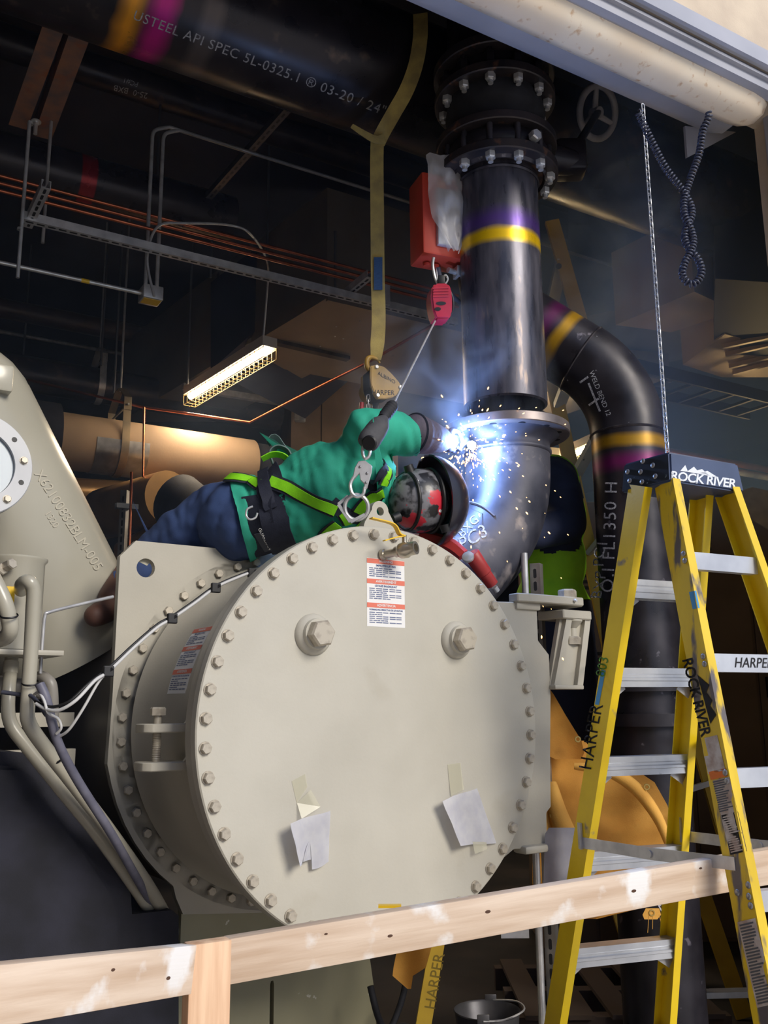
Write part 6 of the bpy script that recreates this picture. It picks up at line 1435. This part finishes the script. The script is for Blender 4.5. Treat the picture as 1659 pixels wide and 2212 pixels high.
bm = sheet_rows(lerp_rows([(1950, 1418, 1450), (1990, 1440, 1450), (2004, 1444, 1449)], 3), lambda x, y: 3.62, 4); bmesh.ops.solidify(bm, geom=bm.faces[:], thickness=.002)
mk('white_rag', bm, CLOTH, smooth=70, label='small white rag tip under the guard board behind the far ladder leg', cat='rag')
# gold flap under the drum
bm = sheet_rows(lerp_rows([(1990, 868, 940), (2040, 860, 934), (2090, 850, 920), (2108, 848, 892), (2136, 880, 888)], 3), lambda x, y: 3.25 + .03 * math.sin(x / 22.), 8); bmesh.ops.solidify(bm, geom=bm.faces[:], thickness=.003)
fl_ = mk('canvas_flap', bm, TARP, smooth=70, label='gold canvas flap hanging beneath the drum', cat='tarpaulin')
# steel pole and slotted upright beside the chiller
pz = at(1132, 1195, 3.62)
rod('steel_pole', V((pz.x, pz.y, 0)), V((pz.x, pz.y, pz.z)), .0135, CHROME, 'slim bright steel pole standing behind the davit arm', 'pole')
pu = at(1158, 1218, 3.66)
channel('slotted_upright', V((pu.x, pu.y, 0)), V((pu.x, pu.y, pu.z)), .041, .041, V((.45, .89, 0)), SLOT, 'slotted channel upright just right of the steel pole', 'strut', slots=.05)
bm = new_bm(); box(bm, at(1112, 2010, 3.6), (.10, .01, .05), None); mk('label_plate', bm, GALV, smooth=0, label='small grey plate low behind the guard board', cat='plate')
# red grinder lying on the drum shoulder
RT = mat('tool_red', srgb(176, 52, 50), srgb(156, 44, 44), rough=.45, scale=12)
GR = thing('red_tool', 'red hand tool with silver knob lying between cover and elbow', 'tool', at(1010, 1230, 3.42))
g0, g1 = at(1018, 1196, 3.40), at(1066, 1266, 3.46)
bm = new_bm(); lathe(bm, [(0, 0), (.028, 0), (.031, .004), (.028, .07), (.028, .09), (.024, .094), (.023, .145), (0, .145)], g0, g1 - g0, 24); mk('handle', bm, RT, GR)
bm = new_bm(); lathe(bm, [(0, 0), (.012, 0), (.012, .02), (0, .02)], g1 + (g1 - g0).normalized() * .005, (g1 - g0), 12); mk('spindle', bm, GALV, GR)
bm = new_bm(); tube(bm, spline([at(906, 1158, 3.44), at(940, 1166, 3.43), at(975, 1180, 3.42), at(1000, 1200, 3.41)], 4), [.02, .021, .023, .024, .026, .027, .028, .028, .028, .027, .026, .026, .026], 6); mk('body', bm, RT, GR, smooth=30)
bm = new_bm(); lathe(bm, [(0, -.01), (.021, -.008), (.023, 0), (.021, .006), (0, .01)], at(1011, 1203, 3.365), V((-.3, -.8, .45)), 20); mk('knob', bm, CHROME, GR)
# bucket
bk = at(1051, 2140, 4.25); BU = thing('bucket', 'dented grey galvanised bucket on the floor below the guard board', 'bucket', V((bk.x, bk.y, 0)))
zr_ = .285; BK = mat('bucket_zinc', srgb(110, 110, 114), srgb(84, 84, 90), rough=.42, metal=.6, scale=9)
bm = new_bm(); lathe(bm, [(0, .012), (.098, .012), (.1, .0), (.108, .02), (.118, .12), (.121, .125), (.119, .135), (.134, zr_ - .005), (.140, zr_), (.137, zr_ + .004), (.130, zr_ - .004), (.1, .02)], V((bk.x, bk.y, 0)), Z_, 40); mk('pail', bm, BK, BU, smooth=40)
for zz in (.10, .125, .15):
    bm = new_bm(); r_ = .108 + zz * .085; lathe(bm, [(r_ + .001, zz - .004), (r_ + .005, zz), (r_ + .001, zz + .004)], V((bk.x, bk.y, 0)), Z_, 40); mk('hoop', bm, BK, BU)
for s_ in (-1, 1): bm = new_bm(); box(bm, V((bk.x + .03 * s_, bk.y + .137 * s_, zr_ - .005)), (.05, .008, .06), None, .004); mk('ear', bm, BK, BU)
bm = new_bm(); tube(bm, spline([V((bk.x + .03, bk.y + .14, zr_)), V((bk.x + .13, bk.y + .07, zr_ + .015)), V((bk.x + .15, bk.y - .03, zr_ + .01)), V((bk.x + .06, bk.y - .12, zr_)), V((bk.x - .03, bk.y - .14, zr_))], 6), .004, 8); mk('bail_handle', bm, GALV, BU)
# ladders further back
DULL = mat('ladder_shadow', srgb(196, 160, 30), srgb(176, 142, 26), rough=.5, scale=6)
def back_ladder(label, rails, w_, n_steps, z_lo=0., text=None):
    t = thing('stepladder', label, 'ladder', V((rails[0][1].x, rails[0][1].y, 0)))
    R = []
    for (p, q) in rails:
        d = (q - p).normalized(); s = d.cross(V((0, 1, 0))).normalized(); bm = new_bm(); bar(bm, p, q, w_, .03, V((0, 1, 0))); R.append(mk('rail', bm, DULL, t, smooth=0))
    if len(rails) > 1:
        for i in range(n_steps):
            f = (i + .5) / n_steps; bm = new_bm(); bar(bm, rails[0][0].lerp(rails[0][1], f), rails[1][0].lerp(rails[1][1], f), .07, .025); mk('step', bm, ALU, t, smooth=0)
    return t, R
def gp(px, py, D): return at(px, py, D)
def to0(p, q): return p + (q - p) * ((p.z - .01) / (p.z - q.z))
a0, a1 = gp(1192, 478, 4.75), gp(1300, 860, 4.72); b0_, b1_ = gp(1206, 880, 4.95), gp(1300, 1320, 4.85)
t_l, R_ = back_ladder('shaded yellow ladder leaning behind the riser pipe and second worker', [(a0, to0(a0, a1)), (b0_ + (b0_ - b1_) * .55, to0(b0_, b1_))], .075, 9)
bm = new_bm(); cyl(bm, gp(1207, 575, 4.73), gp(1207, 575, 4.70), .016, seg=16); mk('rail_hole', bm, BLACK, t_l)
patch(bvh_of(R_[1]), R_[1], 1246, 1042, -77, 74, 15, INKBLACK, 'black_sticker')

c0l, c1l = gp(952, 1990, 3.42), gp(915, 2212, 3.36)
t_2, R2_ = back_ladder('yellow ladder leg with faint writing beneath the drum', [(gp(968, 1890, 3.44), to0(c0l, c1l)), (gp(1040, 1890, 3.9), gp(1030, 2212, 3.9) * 1.0)][:1], .05, 0)
lettering('HARPER', 34, drape(bvh_of(R2_[0]), 940, 2120, 80, lift=.001), mat('faint_ink', srgb(120, 100, 30), rough=.8), R2_[0], name='marker_writing')
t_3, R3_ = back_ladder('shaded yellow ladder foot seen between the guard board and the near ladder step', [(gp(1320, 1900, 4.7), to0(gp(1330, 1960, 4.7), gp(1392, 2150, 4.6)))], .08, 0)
patch(bvh_of(R3_[0]), R3_[0], 1352, 1992, -70, 24, 20, WORN, 'sticker')
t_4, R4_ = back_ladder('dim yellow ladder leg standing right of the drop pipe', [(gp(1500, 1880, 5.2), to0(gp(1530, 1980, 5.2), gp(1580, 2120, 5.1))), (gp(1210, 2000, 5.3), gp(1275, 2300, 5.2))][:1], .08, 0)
# electrical cabinets
CAB = mat('cabinet_paint', srgb(128, 110, 96), srgb(112, 96, 84), rough=.5, scale=2)
def cabinet(px0, px1, py0, D, label, vents, seams):
    p0, p1 = at(px0, py0, D), at(px1, py0, D); ztop = p0.z; X0, X1 = p0.x, p1.x
    t = thing('electrical_cabinet', label, 'cabinet', V(((X0 + X1) / 2, D, 0)))
    bm = new_bm(); box(bm, V(((X0 + X1) / 2, D + .4, ztop / 2)), (X1 - X0, .8, ztop), None, .008); mk('body', bm, CAB, t, smooth=0)
    n = len(seams) + 1; xs = [X0] + seams + [X1]
    for i in range(n):
        a, b = xs[i] + .012, xs[i + 1] - .012; bm = new_bm(); box(bm, V(((a + b) / 2, D - .008, ztop / 2)), (b - a, .016, ztop - .06), None, .004); d_ = mk('door', bm, CAB, t)
        bm = new_bm(); box(bm, V((a + .05, D - .03, ztop * .55)), (.02, .03, .14), None, .004); mk('handle', bm, BLACK, d_)
    for (px, py, w_, rows) in vents:
        for r in range(rows):
            c_ = at(px, py + r * 13, D - .017); bm = new_bm(); box(bm, c_, (w_, .004, .022), None); mk('vent_slot', bm, BLACK, t, smooth=0)
    return t
Xs = lambda px, D: at(px, 1300, D).x
cabinet(1150, 1345, 1085, 6.2, 'brown metal cabinet with louvres behind the second worker', [(1262, 1205, .12, 6), (1300, 1412, .22, 6), (1490, 1158, .01, 1)], [Xs(1255, 6.2)])
cabinet(1352, 1900, 1078, 6.6, 'wide brown metal cabinet with louvres behind the stepladder', [(1500, 1160, .24, 5), (1560, 1660, .3, 4)], [Xs(1470, 6.6), Xs(1620, 6.6)])
bm = new_bm(); prism(bm, [at(1590, 1085, 6.3), at(1600, 1060, 6.3), at(1625, 1052, 6.3), at(1660, 1060, 6.3), at(1690, 1160, 6.3), at(1620, 1120, 6.3)], V((0, .02, 0))); mk('steel_bracket', bm, GALV, smooth=0, label='grey steel bracket plate at the right edge beyond the ladder', cat='bracket')
for k, (px, py) in enumerate(((1300, 1462), (1302, 1524))):
    pass
# dark red drum and pallet on the floor
rd = at(1405, 2060, 5.6)
bm = new_bm(); lathe(bm, [(0, 0), (.11, 0), (.115, .01), (.115, .74), (.05, .8), (0, .8)], V((rd.x, rd.y, 0)), Z_, 24)
mk('gas_cylinder', bm, mat('maroon', srgb(96, 24, 52), rough=.5), smooth=40, label='dark maroon gas cylinder on the floor behind the ladder', cat='gas cylinder')
pl0 = at(1300, 2150, 5.2)
PAL = thing('timber_pallet', 'low dark timber pallet on the plant room floor', 'pallet', V((pl0.x, pl0.y, 0)))
for i in range(5): bm = new_bm(); box(bm, V((pl0.x - .4 + i * .2, pl0.y, .12)), (.12, 1.0, .02), None); mk('slat', bm, mat('old_timber', srgb(88, 74, 64), rough=.9), PAL, smooth=0)
for j in (-.42, 0, .42): bm = new_bm(); box(bm, V((pl0.x, pl0.y + j, .055)), (1.0, .08, .11), None); mk('bearer', bm, MATS['old_timber'], PAL, smooth=0)
bt_ = at(870, 2195, 4.0)
BTS = thing('work_boot', 'dark work boot on the floor below the gold canvas flap', 'boot', V((bt_.x, bt_.y, 0)))
bm = new_bm(); limb(bm, [V((bt_.x, bt_.y, .26)), V((bt_.x, bt_.y, .09)), V((bt_.x - .03, bt_.y - .14, .05))], [.055, .055, .042]); mk('upper', bm, mat('dark_boot', srgb(30, 40, 52), rough=.7), BTS)
bm = new_bm(); box(bm, V((bt_.x - .02, bt_.y - .06, .015)), (.1, .28, .03), None, .01); mk('sole', bm, BLACK, BTS)
bm = new_bm(); tube(bm, spline([at(800, 2130, 3.6), at(818, 2200, 3.6), at(840, 2225, 3.7), at(868, 2160, 3.8), at(880, 2100, 3.9)], 6), .012, 8); mk('black_hose', bm, RUBBER, smooth=60, label='black hose looping below the drum beside the support plate', cat='hose')
# ================================================================== weld arc, sparks, smoke
ARC = at(1019, 962, 3.655)
bm = new_bm(); ellipsoid(bm, ARC, (.018, .018, .018), None, 16, 10)
mk('welding_arc', bm, mat('arc_glow', (1, 1, 1), emit=(.86, .93, 1.), estr=45), smooth=60, label='blinding blue-white welding arc under the flange', cat='welding arc')
ad = bpy.data.lights.new('arc_light', 'POINT'); ad.energy = 24; ad.color = (.26, .46, 1.); ad.shadow_soft_size = .03
ao = bpy.data.objects.new('arc_light', ad); ao.location = ARC + V((-.03, -.09, -.02)); COL.objects.link(ao); ao.parent = bpy.data.objects['welding_arc']; ao.matrix_parent_inverse = FR['welding_arc'].inverted()
r_ = random.Random(11); bm = new_bm()
for i in range(330):
    ang = r_.uniform(0, 2 * PI); rad = abs(r_.gauss(0, 1)) * 62; px, py = 1015 + rad * math.cos(ang) * 1.0 + 6, 985 + rad * math.sin(ang) * 1.05
    if i > 270: px, py = r_.uniform(900, 1230), r_.uniform(880, 1440)
    D = 3.60 - r_.uniform(.0, .22); p = at(px, py, D); sz = r_.choice((.0012, .0015, .002, .0028)); d = V((px - 1015, 0, -(py - 950))).normalized() if rad > 1 else Z_
    ellipsoid(bm, p, (sz * (1.5 + r_.random() * 1.5), sz, sz), frame_from(d)[2:] + frame_from(d)[:2], 6, 4)
mk('welding_sparks', bm, mat('spark_glow', (1, .6, .2), emit=(1., .46, .13), estr=7), smooth=60, label='spray of glowing orange welding sparks', cat='sparks', kind='stuff')
# smoke
def volume_mat(name, dens, scale, lo, hi, col, ctr, rad, aniso=0.):
    m = bpy.data.materials.new(name); m.use_nodes = True; N, L = m.node_tree.nodes, m.node_tree.links; N.clear()
    out = N.new('ShaderNodeOutputMaterial'); pv = N.new('ShaderNodeVolumeScatter'); L.new(pv.outputs[0], out.inputs['Volume'])
    pv.inputs['Color'].default_value = (*col, 1); pv.inputs['Anisotropy'].default_value = aniso
    if scale:
        tc = N.new('ShaderNodeTexCoord'); nz = N.new('ShaderNodeTexNoise'); nz.inputs['Scale'].default_value = scale; nz.inputs['Detail'].default_value = 4; nz.inputs['Distortion'].default_value = 1.2
        L.new(tc.outputs['Object'], nz.inputs['Vector'])
        mr = N.new('ShaderNodeMapRange'); mr.inputs['From Min'].default_value = lo; mr.inputs['From Max'].default_value = hi; mr.inputs['To Max'].default_value = dens; L.new(nz.outputs['Fac'], mr.inputs['Value'])
        vl = N.new('ShaderNodeVectorMath'); vl.operation = 'LENGTH'
        mp = N.new('ShaderNodeMapping'); mp.inputs['Scale'].default_value = tuple(1 / a for a in rad); L.new(tc.outputs['Object'], mp.inputs[0]); L.new(mp.outputs[0], vl.inputs[0])
        fo = N.new('ShaderNodeMapRange'); fo.inputs['From Min'].default_value = .35; fo.inputs['From Max'].default_value = 1.; fo.inputs['To Min'].default_value = 1.; fo.inputs['To Max'].default_value = 0.; L.new(vl.outputs['Value'], fo.inputs['Value'])
        mu = N.new('ShaderNodeMath'); mu.operation = 'MULTIPLY'; L.new(mr.outputs[0], mu.inputs[0]); L.new(fo.outputs[0], mu.inputs[1]); L.new(mu.outputs[0], pv.inputs['Density'])
    else: pv.inputs['Density'].default_value = dens
    return m
def puff(name, c, rad, m, label):
    bm = new_bm(); M = Matrix.Translation(c); ellipsoid(bm, c, rad, None, 24, 14)
    return mk(name, bm, m, None, M=M, smooth=0, label=label, cat='smoke', kind='stuff')
c1 = at(960, 850, 3.75); r1_ = (.5, .35, .5)
puff('weld_smoke', c1, r1_, volume_mat('smoke_near', 2.6, 3.6, .46, .70, (.70, .80, 1.0), c1, r1_), 'thin grey smoke curling up from the weld')
c2 = at(1290, 560, 4.6); r2_ = (.75, .5, 1.05)
puff('weld_smoke', c2, r2_, volume_mat('smoke_far', 3.4, 2.6, .46, .70, (.45, .62, 1.0), c2, r2_), 'bluish smoke drifting up past the drop pipe')
bm = new_bm(); prism(bm, wallpoly(-3.2, 1.60, .75, 11.5, .05), Z_ * 5.6)
mk('room_haze', bm, volume_mat('haze_thin', .010, 0, 0, 0, (.45, .62, 1.0), None, None), smooth=0, label='faint blue haze on the pipe side of the plant room', cat='haze', kind='stuff')
bm = new_bm(); prism(bm, wallpoly(1.602, 9., .48, 3.2, 2.5), Z_ * 3.1)
mk('room_haze', bm, volume_mat('haze_high', .24, 0, 0, 0, (.26, .45, 1.0), None, None), smooth=0, label='thick blue welding haze gathered under the ceiling by the drop pipe', cat='haze', kind='stuff')
